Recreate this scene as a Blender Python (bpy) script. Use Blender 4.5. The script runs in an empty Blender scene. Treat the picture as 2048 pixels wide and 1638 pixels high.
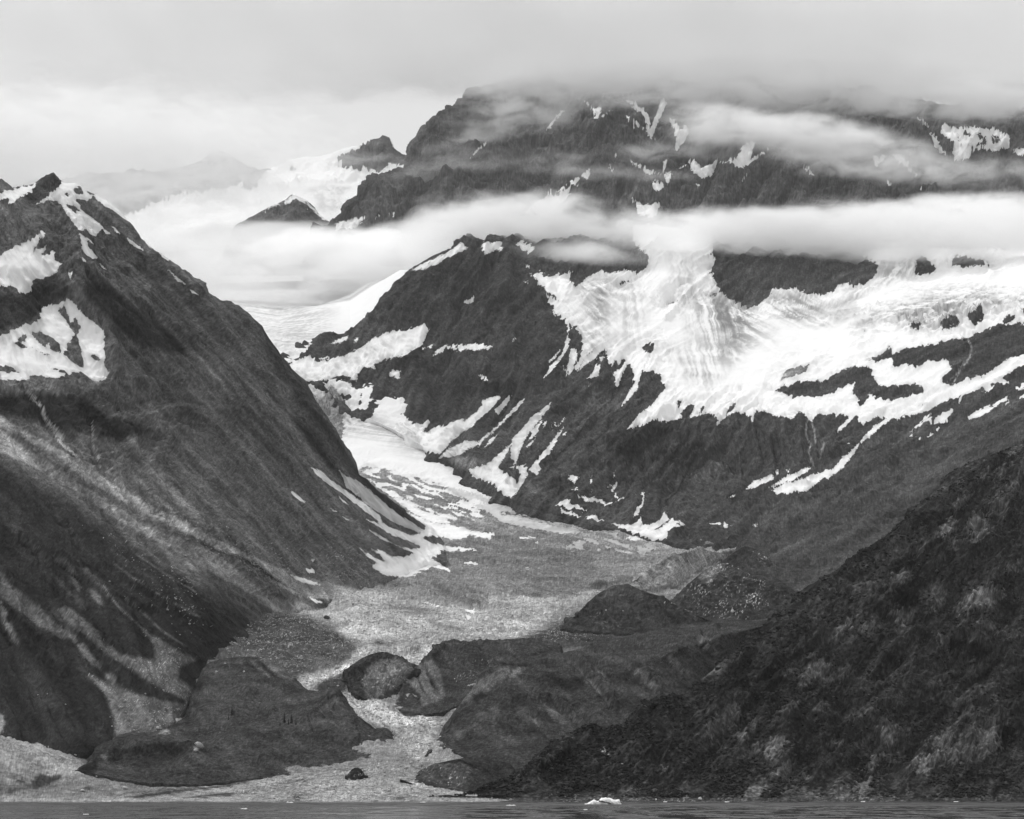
import bpy, math, random, time
import numpy as np

T0 = time.time()
scene = bpy.context.scene
COL = scene.collection
random.seed(7)

# ------------------------------------------------------------------ camera, sky, sun, exposure
LENS, SENSOR, IMG_W = 85.0, 36.0, 2048.0
K = SENSOR / LENS / IMG_W           # tangent of the bearing per image pixel
BX, BY, EYE = 1024.0, 1574.0, 15.0  # pixel column straight ahead, sea horizon's pixel row, eye height on the ship's deck

cam_data = bpy.data.cameras.new("camera")
cam_data.lens = LENS
cam_data.sensor_width = SENSOR
cam_data.sensor_fit = 'HORIZONTAL'
cam_data.shift_y = (BY - 819.0) / IMG_W
cam_data.clip_start = 1.0
cam_data.clip_end = 80000.0
cam = bpy.data.objects.new("camera", cam_data)
cam.location = (0, 0, EYE)
cam.rotation_euler = (math.pi / 2, 0, 0)
COL.objects.link(cam)
scene.camera = cam

scene.view_settings.view_transform = 'Standard'
scene.view_settings.look = 'None'
scene.view_settings.exposure = 0.0
scene.view_settings.gamma = 1.0
scene.view_settings.use_curve_mapping = False

SUN_TO = np.array([-0.50, 0.26, 0.82]); SUN_TO /= np.linalg.norm(SUN_TO)
SUN_ELEV = math.asin(SUN_TO[2])
SUN_AZ = math.atan2(SUN_TO[0], SUN_TO[1])

world = bpy.data.worlds.new("World")
scene.world = world
world.use_nodes = True
wt = world.node_tree
for n in list(wt.nodes):
    wt.nodes.remove(n)


def nd(t, typ, **kw):
    n = t.nodes.new(typ)
    for k, v in kw.items():
        setattr(n, k, v)
    return n


def mth(t, op, a, b=None, c=None, clamp=False):
    n = t.nodes.new('ShaderNodeMath')
    n.operation = op
    n.use_clamp = clamp
    for i, v in enumerate((a, b, c)):
        if v is None:
            continue
        if isinstance(v, (int, float)):
            n.inputs[i].default_value = v
        else:
            t.links.new(v, n.inputs[i])
    return n.outputs[0]


def mrange(t, v, a, b, c=0.0, d=1.0, smooth=True):
    n = t.nodes.new('ShaderNodeMapRange')
    n.interpolation_type = 'SMOOTHSTEP' if smooth else 'LINEAR'
    t.links.new(v, n.inputs[0])
    for i, x in enumerate((a, b, c, d)):
        n.inputs[i + 1].default_value = x
    return n.outputs[0]


# a black-and-white overcast day: the clear-sky model reduced to grey under a high cloud deck
sky = nd(wt, 'ShaderNodeTexSky', sky_type='NISHITA', sun_disc=False)
sky.sun_elevation = SUN_ELEV
sky.sun_rotation = SUN_AZ
bw = nd(wt, 'ShaderNodeRGBToBW')
wt.links.new(sky.outputs[0], bw.inputs[0])
clear = mth(wt, 'MULTIPLY', bw.outputs[0], 0.05)
tc = nd(wt, 'ShaderNodeTexCoord')
sep = nd(wt, 'ShaderNodeSeparateXYZ')
wt.links.new(tc.outputs['Generated'], sep.inputs[0])
mp = nd(wt, 'ShaderNodeMapping')
mp.inputs['Scale'].default_value = (3.0, 3.0, 11.0)
wt.links.new(tc.outputs['Generated'], mp.inputs[0])
cn = nd(wt, 'ShaderNodeTexNoise')
cn.inputs['Scale'].default_value = 1.6
cn.inputs['Detail'].default_value = 6.0
cn.inputs['Roughness'].default_value = 0.5
cn.inputs['Distortion'].default_value = 0.4
wt.links.new(mp.outputs[0], cn.inputs[0])
up = mth(wt, 'MAXIMUM', sep.outputs[2], 0.0)
deck = mth(wt, 'MULTIPLY_ADD', mth(wt, 'MULTIPLY', up, up), 0.45, 0.67)
deck = mth(wt, 'MULTIPLY', deck, mth(wt, 'MULTIPLY_ADD', cn.outputs[0], 0.34, 0.84))
tot = mth(wt, 'MULTIPLY_ADD', clear, 0.12, deck)
bg = nd(wt, 'ShaderNodeBackground')
wt.links.new(tot, bg.inputs[0])
bg.inputs[1].default_value = 1.0
wo = nd(wt, 'ShaderNodeOutputWorld')
wt.links.new(bg.outputs[0], wo.inputs[0])

sl = bpy.data.lights.new("sun", 'SUN')
sl.energy = 2.4
sl.angle = math.radians(5)
sl.color = (1, 1, 1)
so = bpy.data.objects.new("sun", sl)
from mathutils import Vector
so.rotation_euler = Vector(SUN_TO.tolist()).to_track_quat('Z', 'Y').to_euler()
so.location = (SUN_TO * 3000).tolist()
COL.objects.link(so)

cy = scene.cycles
cy.use_denoising = True
cy.max_bounces = 14
cy.diffuse_bounces = 2
cy.glossy_bounces = 2
cy.volume_bounces = 12
cy.volume_step_rate = 2.0
cy.volume_max_steps = 256
cy.caustics_reflective = False
cy.caustics_refractive = False

# ------------------------------------------------------------------ numpy noise
_rng = np.random.RandomState(11)
_PERM = _rng.permutation(256).astype(np.int32)
_PERM = np.concatenate([_PERM, _PERM])
_ANG = _rng.uniform(0, 2 * np.pi, 256)
_GX, _GY = np.cos(_ANG).astype(np.float32), np.sin(_ANG).astype(np.float32)


def perlin(x, y, seed=0):
    x = np.asarray(x, np.float32) + seed * 17.31
    y = np.asarray(y, np.float32) + seed * 9.77
    xi = np.floor(x).astype(np.int32)
    yi = np.floor(y).astype(np.int32)
    xf = x - xi
    yf = y - yi
    u = xf * xf * xf * (xf * (xf * 6 - 15) + 10)
    v = yf * yf * yf * (yf * (yf * 6 - 15) + 10)
    xi &= 255
    yi &= 255
    a, b = _PERM[xi], _PERM[xi + 1]

    def g(p, dx, dy):
        h = _PERM[p & 255]
        return _GX[h] * dx + _GY[h] * dy
    n00, n10 = g(a + yi, xf, yf), g(b + yi, xf - 1, yf)
    n01, n11 = g(a + yi + 1, xf, yf - 1), g(b + yi + 1, xf - 1, yf - 1)
    return 1.5 * ((n00 + u * (n10 - n00)) * (1 - v) + (n01 + u * (n11 - n01)) * v)


def fbm(x, y, octv=5, seed=0, gain=0.5, ridged=False, billow=False):
    s, a, f, tot_ = 0.0, 1.0, 1.0, 0.0
    for i in range(octv):
        n = perlin(x * f, y * f, seed + i * 3)
        if ridged:
            n = 1.0 - 2.2 * np.abs(n)
        elif billow:
            n = 2.2 * np.abs(n) - 0.6
        s = s + a * n
        tot_ += a
        a *= gain
        f *= 2.07
    s = s / tot_
    return (s - 0.45) * 2.0 if ridged else s * 2.2


def pchip(P, m):
    """P: (n, C) knots at 0..n-1; m: samples; monotone cubic down the first axis."""
    n = P.shape[0]
    d = np.diff(P, axis=0)
    M = np.zeros_like(P)
    M[0], M[-1] = d[0], d[-1]
    if n > 2:
        p = d[:-1] * d[1:]
        M[1:-1] = np.where(p > 0, 2 * p / np.where(np.abs(d[:-1] + d[1:]) < 1e-9, 1, d[:-1] + d[1:]), 0)
    i = np.clip(np.floor(m).astype(int), 0, n - 2)
    t = (m - i)[:, None]
    h00, h10 = 2 * t**3 - 3 * t**2 + 1, t**3 - 2 * t**2 + t
    h01, h11 = -2 * t**3 + 3 * t**2, t**3 - t**2
    return h00 * P[i] + h10 * M[i] + h01 * P[i + 1] + h11 * M[i + 1]


# image crops the outlines were traced in: pixel origin and scale
FRAMES = {
    'A': (0, 300, 2.925), 'B': (400, 560, 2.925), 'C': (900, 460, 2.73), 'D': (1448, 460, 2.73),
    'E': (0, 800, 3.277), 'F': (0, 1138, 3.277), 'G': (500, 900, 3.277), 'I': (500, 1138, 3.277),
    'J': (1000, 900, 3.277), 'M': (1000, 1138, 3.277), 'N': (1448, 850, 3.277), 'O': (1448, 1138, 3.277),
    'U': (0, 0, 2.0), 'V': (1024, 0, 2.0), 'Q': (0, 1000, 5.12), 'R': (300, 1180, 5.12), 'S': (0, 1340, 5.12),
    'T': (1100, 1050, 4.096), 'W': (600, 140, 3.4133), 'Z': (0, 0, 1.0),
}


def pts(frame, text):
    ox, oy, s = FRAMES[frame]
    a = np.array([[float(v) for v in p.split(',')[:2]] for p in text.split()])
    return np.stack([ox + a[:, 0] / s, oy + a[:, 1] / s], 1)


def parse(text):
    out = []
    for ln in text.strip().splitlines():
        ln = ln.strip()
        if not ln or ln[0] == '#':
            continue
        head, body = ln.split(':', 1)
        h = head.split()
        out.append((h[0], float(h[1]), float(h[2]), h[3], pts(h[4], body)))
    return out


def poly_sd(x, y, P):
    """signed distance to a closed outline, positive inside"""
    x = x.astype(np.float32)
    y = y.astype(np.float32)
    best = np.full(x.shape, 1e9, np.float32)
    ins = np.zeros(x.shape, bool)
    n = len(P)
    for i in range(n):
        ax, ay = P[i]
        bx, by = P[(i + 1) % n]
        ex, ey = bx - ax, by - ay
        L = ex * ex + ey * ey
        if L < 1e-9:
            continue
        t = np.clip(((x - ax) * ex + (y - ay) * ey) / L, 0, 1)
        dx, dy = x - ax - t * ex, y - ay - t * ey
        best = np.minimum(best, dx * dx + dy * dy)
        if ay != by:
            c = ((ay > y) != (by > y)) & (x < ex * (y - ay) / ey + ax)
            ins ^= c
    return np.sqrt(best) * np.where(ins, 1, -1)


def line_sd(x, y, P, w):
    best = np.full(x.shape, 1e9, np.float32)
    for i in range(len(P) - 1):
        ax, ay = P[i]
        ex, ey = P[i + 1][0] - ax, P[i + 1][1] - ay
        L = max(ex * ex + ey * ey, 1e-9)
        t = np.clip(((x - ax) * ex + (y - ay) * ey) / L, 0, 1)
        dx, dy = x - ax - t * ex, y - ay - t * ey
        best = np.minimum(best, dx * dx + dy * dy)
    return w - np.sqrt(best)


# ------------------------------------------------------------------ materials
def mat_land(name, grain, bump_s, bump_d, bump2_s=None, bump2_d=0.0):
    m = bpy.data.materials.new(name)
    m.use_nodes = True
    t = m.node_tree
    for n in list(t.nodes):
        t.nodes.remove(n)
    out = nd(t, 'ShaderNodeOutputMaterial')
    dif = nd(t, 'ShaderNodeBsdfDiffuse')
    dif.inputs['Roughness'].default_value = 0.6
    t.links.new(dif.outputs[0], out.inputs[0])
    tone = nd(t, 'ShaderNodeAttribute', attribute_name='tone').outputs['Fac']
    snow = nd(t, 'ShaderNodeAttribute', attribute_name='snow').outputs['Fac']
    stone = nd(t, 'ShaderNodeAttribute', attribute_name='snow_tone').outputs['Fac']
    spk = nd(t, 'ShaderNodeAttribute', attribute_name='speck').outputs['Fac']
    geo = nd(t, 'ShaderNodeNewGeometry').outputs['Position']

    def noise(scale, detail, rough=0.55, dim='3D'):
        n = nd(t, 'ShaderNodeTexNoise')
        n.inputs['Scale'].default_value = scale
        n.inputs['Detail'].default_value = detail
        n.inputs['Roughness'].default_value = rough
        t.links.new(geo, n.inputs['Vector'])
        return n.outputs[0]
    n1 = noise(bump_s, 3.0, 0.65)
    n2 = noise(bump_s * 0.12, 3.0, 0.6)
    # grain of the ground: stones, tufts, cracks
    g = mth(t, 'ADD', mth(t, 'MULTIPLY', mth(t, 'SUBTRACT', n1, 0.5), grain), mth(t, 'MULTIPLY', mth(t, 'SUBTRACT', n2, 0.5), grain * 0.7))
    base = mth(t, 'MULTIPLY', tone, mth(t, 'MAXIMUM', mth(t, 'ADD', g, 1.0), 0.15))
    # pale stones scattered over it
    s1 = mrange(t, n1, 0.60, 0.70)
    base = mth(t, 'ADD', base, mth(t, 'MULTIPLY', mth(t, 'MULTIPLY', s1, spk), 0.30))
    # snow lies where its outline says, with a ragged rim
    sn = mth(t, 'MULTIPLY_ADD', mth(t, 'SUBTRACT', n1, 0.5), 0.75, snow)
    sm = mrange(t, sn, 0.38, 0.62)
    mix = nd(t, 'ShaderNodeMix', data_type='FLOAT')
    t.links.new(sm, mix.inputs[0])
    t.links.new(base, mix.inputs[2])
    st2 = mth(t, 'MULTIPLY', stone, mth(t, 'MULTIPLY_ADD', mth(t, 'SUBTRACT', n2, 0.5), 0.12, 1.0))
    t.links.new(st2, mix.inputs[3])
    t.links.new(mix.outputs[0], dif.inputs[0])
    b = nd(t, 'ShaderNodeBump')
    b.inputs['Strength'].default_value = 1.0
    b.inputs['Distance'].default_value = bump_d
    hgt = mth(t, 'MULTIPLY', n1, mth(t, 'SUBTRACT', 1.0, mth(t, 'MULTIPLY', sm, 0.85)))
    t.links.new(hgt, b.inputs['Height'])
    t.links.new(b.outputs[0], dif.inputs['Normal'])
    return m


M_NEAR = mat_land("brush_ground", 2.2, 0.22, 3.2)
M_MID = mat_land("rock_ground", 1.8, 0.13, 4.0)
M_FAR = mat_land("far_rock_ground", 1.5, 0.06, 8.0)


def tag(o, label=None, cat=None, group=None, kind=None):
    if label:
        o['label'] = label
    if cat:
        o['category'] = cat
    if group:
        o['group'] = group
    if kind:
        o['kind'] = kind
    return o


# ------------------------------------------------------------------ land forms
STEP = 1.7
TONE_GAIN = 1.25


class Land:
    pass


def curve(text):
    a = np.array([[float(v) for v in p.split(',')] for p in text.split()])
    return a[np.argsort(a[:, 0], kind='stable')]


def floor_depth(py):
    """distance of the valley floor seen at a given pixel row of the image"""
    e = (BY - np.asarray(py, float)) * K
    return np.where(np.asarray(py) >= 1050, 540.0 / np.maximum(0.21 - e, 0.02), 5315 + (1050 - np.asarray(py, float)) * 5.5)


def land(name, x0, x1, curves, relief, tones, patches, mat, base_tone, fall=-50, step=STEP, rowstep=None,
         warp=(7, 3), label=None, kind='structure', smoothY=25, flat=False, skirt=45.0, ridge_keep=0.15, feats=None, lin=False, foot_keep=0.5, taper=0, extra=None, grit=0.2, tops=()):
    t_ = time.time()
    rowstep = rowstep or step * 1.05
    px = np.arange(x0, x1 + step, step)
    PYc, Yc = [], []
    for c in curves:
        if isinstance(c, str):
            c = curve(c)
        py = np.interp(px, c[:, 0], c[:, 1])
        if c.shape[1] > 2:
            Y = np.interp(px, c[:, 0], c[:, 2])
        else:
            Y = floor_depth(py)
            if PYc and taper:             # a hill rises from its foot
                Y = Yc[0] + 1.7 * np.maximum(PYc[0] - py, 0) * K * Yc[0] + len(PYc)
        if smoothY:
            k = np.hanning(max(3, int(smoothY / step)) + 2)[1:-1]
            k /= k.sum()
            h = len(k) // 2
            Y = np.convolve(np.pad(Y, (h, len(k) - 1 - h), mode='edge'), k, mode='valid')
        PYc.append(py)
        Yc.append(Y)
    if taper:                         # a hill dies away at both ends
        w = np.clip(np.minimum(px - x0, x1 - px) / taper, 0, 1)
        w = w * w * (3 - 2 * w)
        for i in range(1, len(PYc)):
            PYc[i] = PYc[0] + (PYc[i] - PYc[0]) * w
    if skirt:                         # the foot goes on down under the ground in front of it
        PYc.insert(0, PYc[0] + skirt / (K * Yc[0]))
        Yc.insert(0, Yc[0] - 4.0)
    PYc, Yc = np.array(PYc), np.array(Yc)
    ts = []
    n = len(PYc)
    for i in range(n - 1):
        ext = np.percentile(np.abs(PYc[i + 1] - PYc[i]), 80)
        rows = int(np.clip(ext / rowstep, 5, 600))
        if i >= n - 2 and fall < 0 and np.mean(PYc[i + 1] - PYc[i]) > 0:
            rows = min(rows, 14)      # the far side of a ridge
        ts.append(i + np.arange(rows) / rows)
    ts.append(np.array([n - 1.0]))
    ts = np.concatenate(ts)
    if lin:                          # planar faces that meet in a crisp lip
        i_ = np.clip(np.floor(ts).astype(int), 0, n - 2)
        f_ = (ts - i_)[:, None]
        PY = (PYc[i_] * (1 - f_) + PYc[i_ + 1] * f_).astype(np.float32)
        YY = (Yc[i_] * (1 - f_) + Yc[i_ + 1] * f_).astype(np.float32)
    else:
        PY = pchip(PYc, ts).astype(np.float32)
        YY = pchip(Yc, ts).astype(np.float32)
    PX = np.broadcast_to(px[None, :], PY.shape).astype(np.float32)
    X = (PX - BX) * K * YY
    Z = EYE + (BY - PY) * K * YY
    R, C = PY.shape
    P = np.stack([X, YY, Z], -1)

    def normals(P):
        du = np.gradient(P, axis=1)
        dv = np.gradient(P, axis=0)
        N = np.cross(du, dv)
        N /= np.maximum(np.linalg.norm(N, axis=-1, keepdims=True), 1e-6)
        return N
    N = normals(P)
    L = Land()
    L.name = name
    L.X, L.Y, L.Z, L.PX, L.PY = X, YY, Z, PX, PY
    L.S = (YY if flat else 0.75 * Z + 0.66 * YY)
    a = math.radians(fall)
    ca, sa = math.cos(a), math.sin(a)
    if flat:
        L.al, L.ac = X * ca + YY * sa, -X * sa + YY * ca
    else:
        L.al, L.ac = X * ca + Z * sa, -X * sa + Z * ca

    def st(w, l, octv=4, seed=0, gain=0.5, ang=None, ridged=False, wob=0.6):
        al, ac = L.al, L.ac
        if ang is not None:
            b = math.radians(ang)
            al, ac = L.X * math.cos(b) + L.Z * math.sin(b), -L.X * math.sin(b) + L.Z * math.cos(b)
        ac = ac + wob * w * perlin(L.X / (w * 6), L.S / (w * 6), seed + 50)
        return fbm(ac / w, al / l, octv, seed, gain, ridged=ridged)
    L.st = st
    L.fb = lambda s, octv=5, seed=0, gain=0.5, ridged=False, billow=False: fbm(L.X / s, L.S / s, octv, seed, gain, ridged, billow)
    L.mask = lambda text, soft, frame='Z': np.clip(0.5 + poly_sd(L.PX, L.PY, pts(frame, text)) / soft, 0, 1)
    def terr(period, seed=0, ang=None, rough=1.0):
        """ledges: gentle tops that break off into steep risers"""
        b = math.radians(fall if ang is None else ang)
        c = (-L.X * math.sin(b) + L.Z * math.cos(b)) / period + rough * 1.1 * L.fb(period * 5, 4, seed + 1)
        f = c - np.floor(c)
        up_ = np.clip((f - .78) / .22, 0, 1)
        return (f - up_ * up_ * (3 - 2 * up_)) * np.clip(.5 + .8 * L.fb(period * 3, 3, seed + 7), 0, 1.3)
    L.terr = terr
    h = relief(L).astype(np.float32) if relief else np.zeros(PY.shape, np.float32)
    if feats:                         # ribs (+) and gullies (-) traced from image pixels: height, half width, line
        wob_ = fbm(PX / 16, PY / 16, 3, 88)
        wv_ = fbm(PX / 16, PY / 16, 3, 89)
        for ln in feats.strip().splitlines():
            hd, body = ln.split(':', 1)
            amp, wid, fr = hd.split()
            amp, wid = float(amp), float(wid)
            LP = pts(fr, body)
            c0, c1 = np.searchsorted(px, [LP[:, 0].min() - wid - 8, LP[:, 0].max() + wid + 8])
            if c1 <= c0:
                continue
            sb = (slice(None), slice(c0, c1))
            d = -line_sd(PX[sb] + 4 * wob_[sb], PY[sb] + 4 * wv_[sb], LP, 0.0)
            q = np.clip(1 - d / wid, 0, 1)
            h[sb] += amp * q ** 1.3
    crest = ridge_keep + (1 - ridge_keep) * np.clip(np.abs(ts - (n - 2)) / 0.22, 0, 1)
    if skirt:
        crest = crest * (.15 + .85 * np.clip(np.abs(ts - 1) / foot_keep, 0, 1))
    ends = np.clip(np.minimum(px - x0, x1 - px) / (taper or 1), .05, 1)
    shore = np.clip((Z + 1.0) / 40.0, 0.03, 1)
    h = h * crest[:, None] * ends[None, :] * shore
    Pd = P + N * h[..., None]
    # image pixels where the camera sees the shaped ground: the outlines were traced there
    PX = (BX + Pd[..., 0] / (K * Pd[..., 1])).astype(np.float32)
    PY = (BY - (Pd[..., 2] - EYE) / (K * Pd[..., 1])).astype(np.float32)
    L.PX, L.PY = PX, PY
    X, Z = Pd[..., 0].astype(np.float32), Pd[..., 2].astype(np.float32)
    L.X, L.Y, L.Z = X, Pd[..., 1].astype(np.float32), Z
    L.S = (L.Y if flat else 0.75 * Z + 0.66 * L.Y)
    if flat:
        L.al, L.ac = X * ca + L.Y * sa, -X * sa + L.Y * ca
    else:
        L.al, L.ac = X * ca + Z * sa, -X * sa + Z * ca
    # outlines, ragged along the fall line
    mY = float(np.median(YY)) * K
    wd = fbm(L.ac / (7 * mY), L.al / (45 * mY), 4, 3)
    we = fbm(X / (10 * mY), L.S / (10 * mY), 3, 5)
    wf = fbm(X / (10 * mY), L.S / (10 * mY), 3, 6)
    WX = PX + .5 * warp[0] * wd * ca + .45 * warp[1] * we
    WY = PY - .5 * warp[0] * wd * sa + .45 * warp[1] * wf
    snow = np.zeros(PY.shape, np.float32)
    stone = np.full(PY.shape, 0.86, np.float32)
    speck = np.zeros(PY.shape, np.float32)
    pid = np.full(PY.shape, -1, np.int32)
    deep = np.zeros(PY.shape, np.float32)      # how far inside a snowfield
    tone = np.full(PY.shape, base_tone, np.float32)
    plist = parse(patches) if patches else []
    for k, (kind_, val, soft, part, poly) in enumerate(plist):
        pad = 12 + soft
        x_lo, x_hi = poly[:, 0].min() - pad, poly[:, 0].max() + pad
        y_lo, y_hi = poly[:, 1].min() - pad, poly[:, 1].max() + pad
        c0, c1 = np.searchsorted(px, [x_lo - 30, x_hi + 30])
        if c1 <= c0:
            continue
        sub = (slice(None), slice(c0, c1))
        inside = (WY[sub] > y_lo) & (WY[sub] < y_hi)
        if not inside.any():
            continue
        rr = np.where(inside.any(1))[0]
        sub = (slice(rr[0], rr[-1] + 1), slice(c0, c1))
        xx, yy = WX[sub], WY[sub]
        if kind_ in 'LK':
            d = line_sd(xx * .35 + PX[sub] * .65, yy * .35 + PY[sub] * .65, poly, soft)
            w = np.clip(0.5 + d / 2.0, 0, 1)
        else:
            d = poly_sd(xx, yy, poly)
            w = np.clip(0.5 + (d / soft if kind_ in 'TPV' else (d + (.9 if kind_ == 'S' else 0)) / 4.5), 0, 1)
        if kind_ in 'SK':
            snow[sub] = np.maximum(snow[sub], w)
            stone[sub] = np.where(d > -3, val, stone[sub])
            if kind_ == 'S':
                deep[sub] = np.maximum(deep[sub], np.clip(d / 45.0, 0, 1))
        elif kind_ == 'D':          # dirt on the snow
            ww = np.clip(0.5 + d / soft, 0, 1)
            stone[sub] = stone[sub] + (val - stone[sub]) * ww * np.clip(0.55 + 1.0 * st_cache(L)[sub], 0.0, 1)
        elif kind_ == 'B':          # thin snow broken up by the rubble under it
            ww = np.clip(0.5 + d / soft, 0, 1)
            bx_, by_ = PX[sub], PY[sub]
            nb = fbm((by_ * .94 - bx_ * .34) / 6.5, (bx_ * .94 + by_ * .34) / 34, 5, 71) + .5 * fbm(bx_ / 60, by_ / 22, 3, 72)
            snow[sub] = snow[sub] * (1 - ww) + ww * np.clip(.5 + 1.6 * (nb - val), 0, 1)
        elif kind_ == 'C':          # broken, crevassed ice
            ww = np.clip(0.5 + d / soft, 0, 1)
            cr = L.fb(38, 5, 61, ridged=True)[sub]
            stone[sub] = stone[sub] + (val - stone[sub]) * ww * np.clip(0.55 + 0.75 * cr, 0, 1)
        elif kind_ == 'R':
            snow[sub] = np.minimum(snow[sub], 1 - w)
            deep[sub] = np.minimum(deep[sub], np.clip(-d / 45.0, 0, 1))
        elif kind_ in 'TL':
            tone[sub] += (val - tone[sub]) * w
        elif kind_ == 'P':
            speck[sub] += (val - speck[sub]) * w
        if part != '-' or kind_ == 'R':
            p = pid[sub]
            p[d > 0] = k if part != '-' else -1
            pid[sub] = p
    # thin, dusty snow along the melting rims
    rim = np.clip(1 - deep * 6, 0, 1) * np.clip(.35 + .6 * L.fb(40, 3, 67), 0, 1)
    stone = stone * (1 - .32 * rim)
    L.snow, L.tone, L.stone, L.speck = snow, tone, stone, speck
    if tones:
        L.tone = tone = np.clip(tone * np.exp(tones(L)), 0.004, 0.8).astype(np.float32)
    if grit:                          # single stones, tufts and cracks
        rs = np.random.RandomState(abs(hash(tuple(px[:3].tolist()))) % 9999 + R)
        w1 = rs.normal(0, 1, tone.shape).astype(np.float32)
        w2 = rs.random_sample(tone.shape).astype(np.float32)
        L.tone = tone = (tone * np.exp(grit * w1)).astype(np.float32)
        pale = w2 < speck * 0.22 * np.clip(0.35 + 0.9 * L.fb(45, 4, 77), 0, 1.3)
        L.tone = tone = np.where(pale, np.maximum(tone, 0.12 + 0.3 * (w2 / np.maximum(speck * 0.16, 1e-4))), tone).astype(np.float32)
    L.tone = L.tone * TONE_GAIN
    if extra:
        h = h + extra(L) * crest[:, None] * ends[None, :] * shore
    P = P + N * (h * (1 - 0.85 * deep))[..., None]
    N = normals(P)
    L.P, L.N = P, N
    if name is None:
        return L
    # ---- meshes: the land itself and every patch on it
    V = P.reshape(-1, 3)
    VN = N.reshape(-1, 3)
    idx = np.arange(R * C).reshape(R, C)
    Q = np.stack([idx[:-1, :-1], idx[:-1, 1:], idx[1:, 1:], idx[1:, :-1]], -1).reshape(-1, 4)
    fid = pid[:-1, :-1].reshape(-1)
    attrs = {'tone': L.tone, 'snow': snow, 'snow_tone': L.stone, 'speck': L.speck}
    attrs = {k: np.ascontiguousarray(v, np.float32).reshape(-1) for k, v in attrs.items()}
    root = None
    ids = [-1] + sorted(set(fid.tolist()) - {-1})
    for i in ids:
        q = Q[fid == i]
        if len(q) < (1 if i == -1 else 6):
            continue
        used, inv = np.unique(q, return_inverse=True)
        nm = name if i == -1 else plist[i][3]
        ob = grid_mesh(nm, V[used], inv.reshape(-1, 4), mat, {k: v[used] for k, v in attrs.items()}, VN[used])
        if i == -1:
            root = ob
            ob['kind'] = kind
            if label:
                ob['label'] = label
        elif nm in tops:
            ob['kind'] = 'structure'
        else:
            ob.parent = root
    print(f"{name}: {R}x{C} = {R*C} verts, {len(ids)} pieces, {time.time()-t_:.1f}s")
    return L


def st_cache(L):
    """streaks of dirt that run down the snow"""
    if not hasattr(L, '_d'):
        if L.name == 'domed_mountain':
            a = np.clip((L.PX - 1180) / 90, 0, 1)
            b = np.clip((L.PX - 1440) / 70, 0, 1)
            c = np.clip((L.PX - 1650) / 60, 0, 1)
            s1 = L.st(14, 380, 5, 91, ang=-58, gain=.62)
            s2 = L.st(13, 380, 5, 93, ang=88, gain=.62)
            s3 = L.st(12, 300, 5, 94, ang=-52, gain=.62)
            s4 = L.st(13, 330, 5, 95, ang=60, gain=.62)
            d = s1 * (1 - a) + a * (s2 * (1 - b) + b * (s3 * (1 - c) + c * s4))
            L._d = 0.9 * d + 0.5 * L.fb(110, 4, 92)
        else:
            L._d = 0.8 * L.st(12, 220, 4, 91) + 0.5 * L.fb(90, 4, 92)
    return L._d


def grid_mesh(name, V, Q, mat, attrs=None, VN=None, smooth=True):
    me = bpy.data.meshes.new(name)
    nv, nq = len(V), len(Q)
    k = Q.shape[1]
    me.vertices.add(nv)
    me.vertices.foreach_set('co', np.ascontiguousarray(V, np.float32).reshape(-1))
    me.loops.add(nq * k)
    me.loops.foreach_set('vertex_index', np.ascontiguousarray(Q, np.int32).reshape(-1))
    me.polygons.add(nq)
    me.polygons.foreach_set('loop_start', np.arange(0, nq * k, k, dtype=np.int32))
    me.polygons.foreach_set('use_smooth', np.full(nq, smooth, bool))
    me.update(calc_edges=True)
    if attrs:
        for n_, v in attrs.items():
            at = me.attributes.new(n_, 'FLOAT', 'POINT')
            at.data.foreach_set('value', np.ascontiguousarray(v, np.float32))
    if VN is not None:
        me.normals_split_custom_set_from_vertices(np.ascontiguousarray(VN, np.float32).tolist())
    me.materials.append(mat)
    ob = bpy.data.objects.new(name, me)
    COL.objects.link(ob)
    return ob

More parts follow.
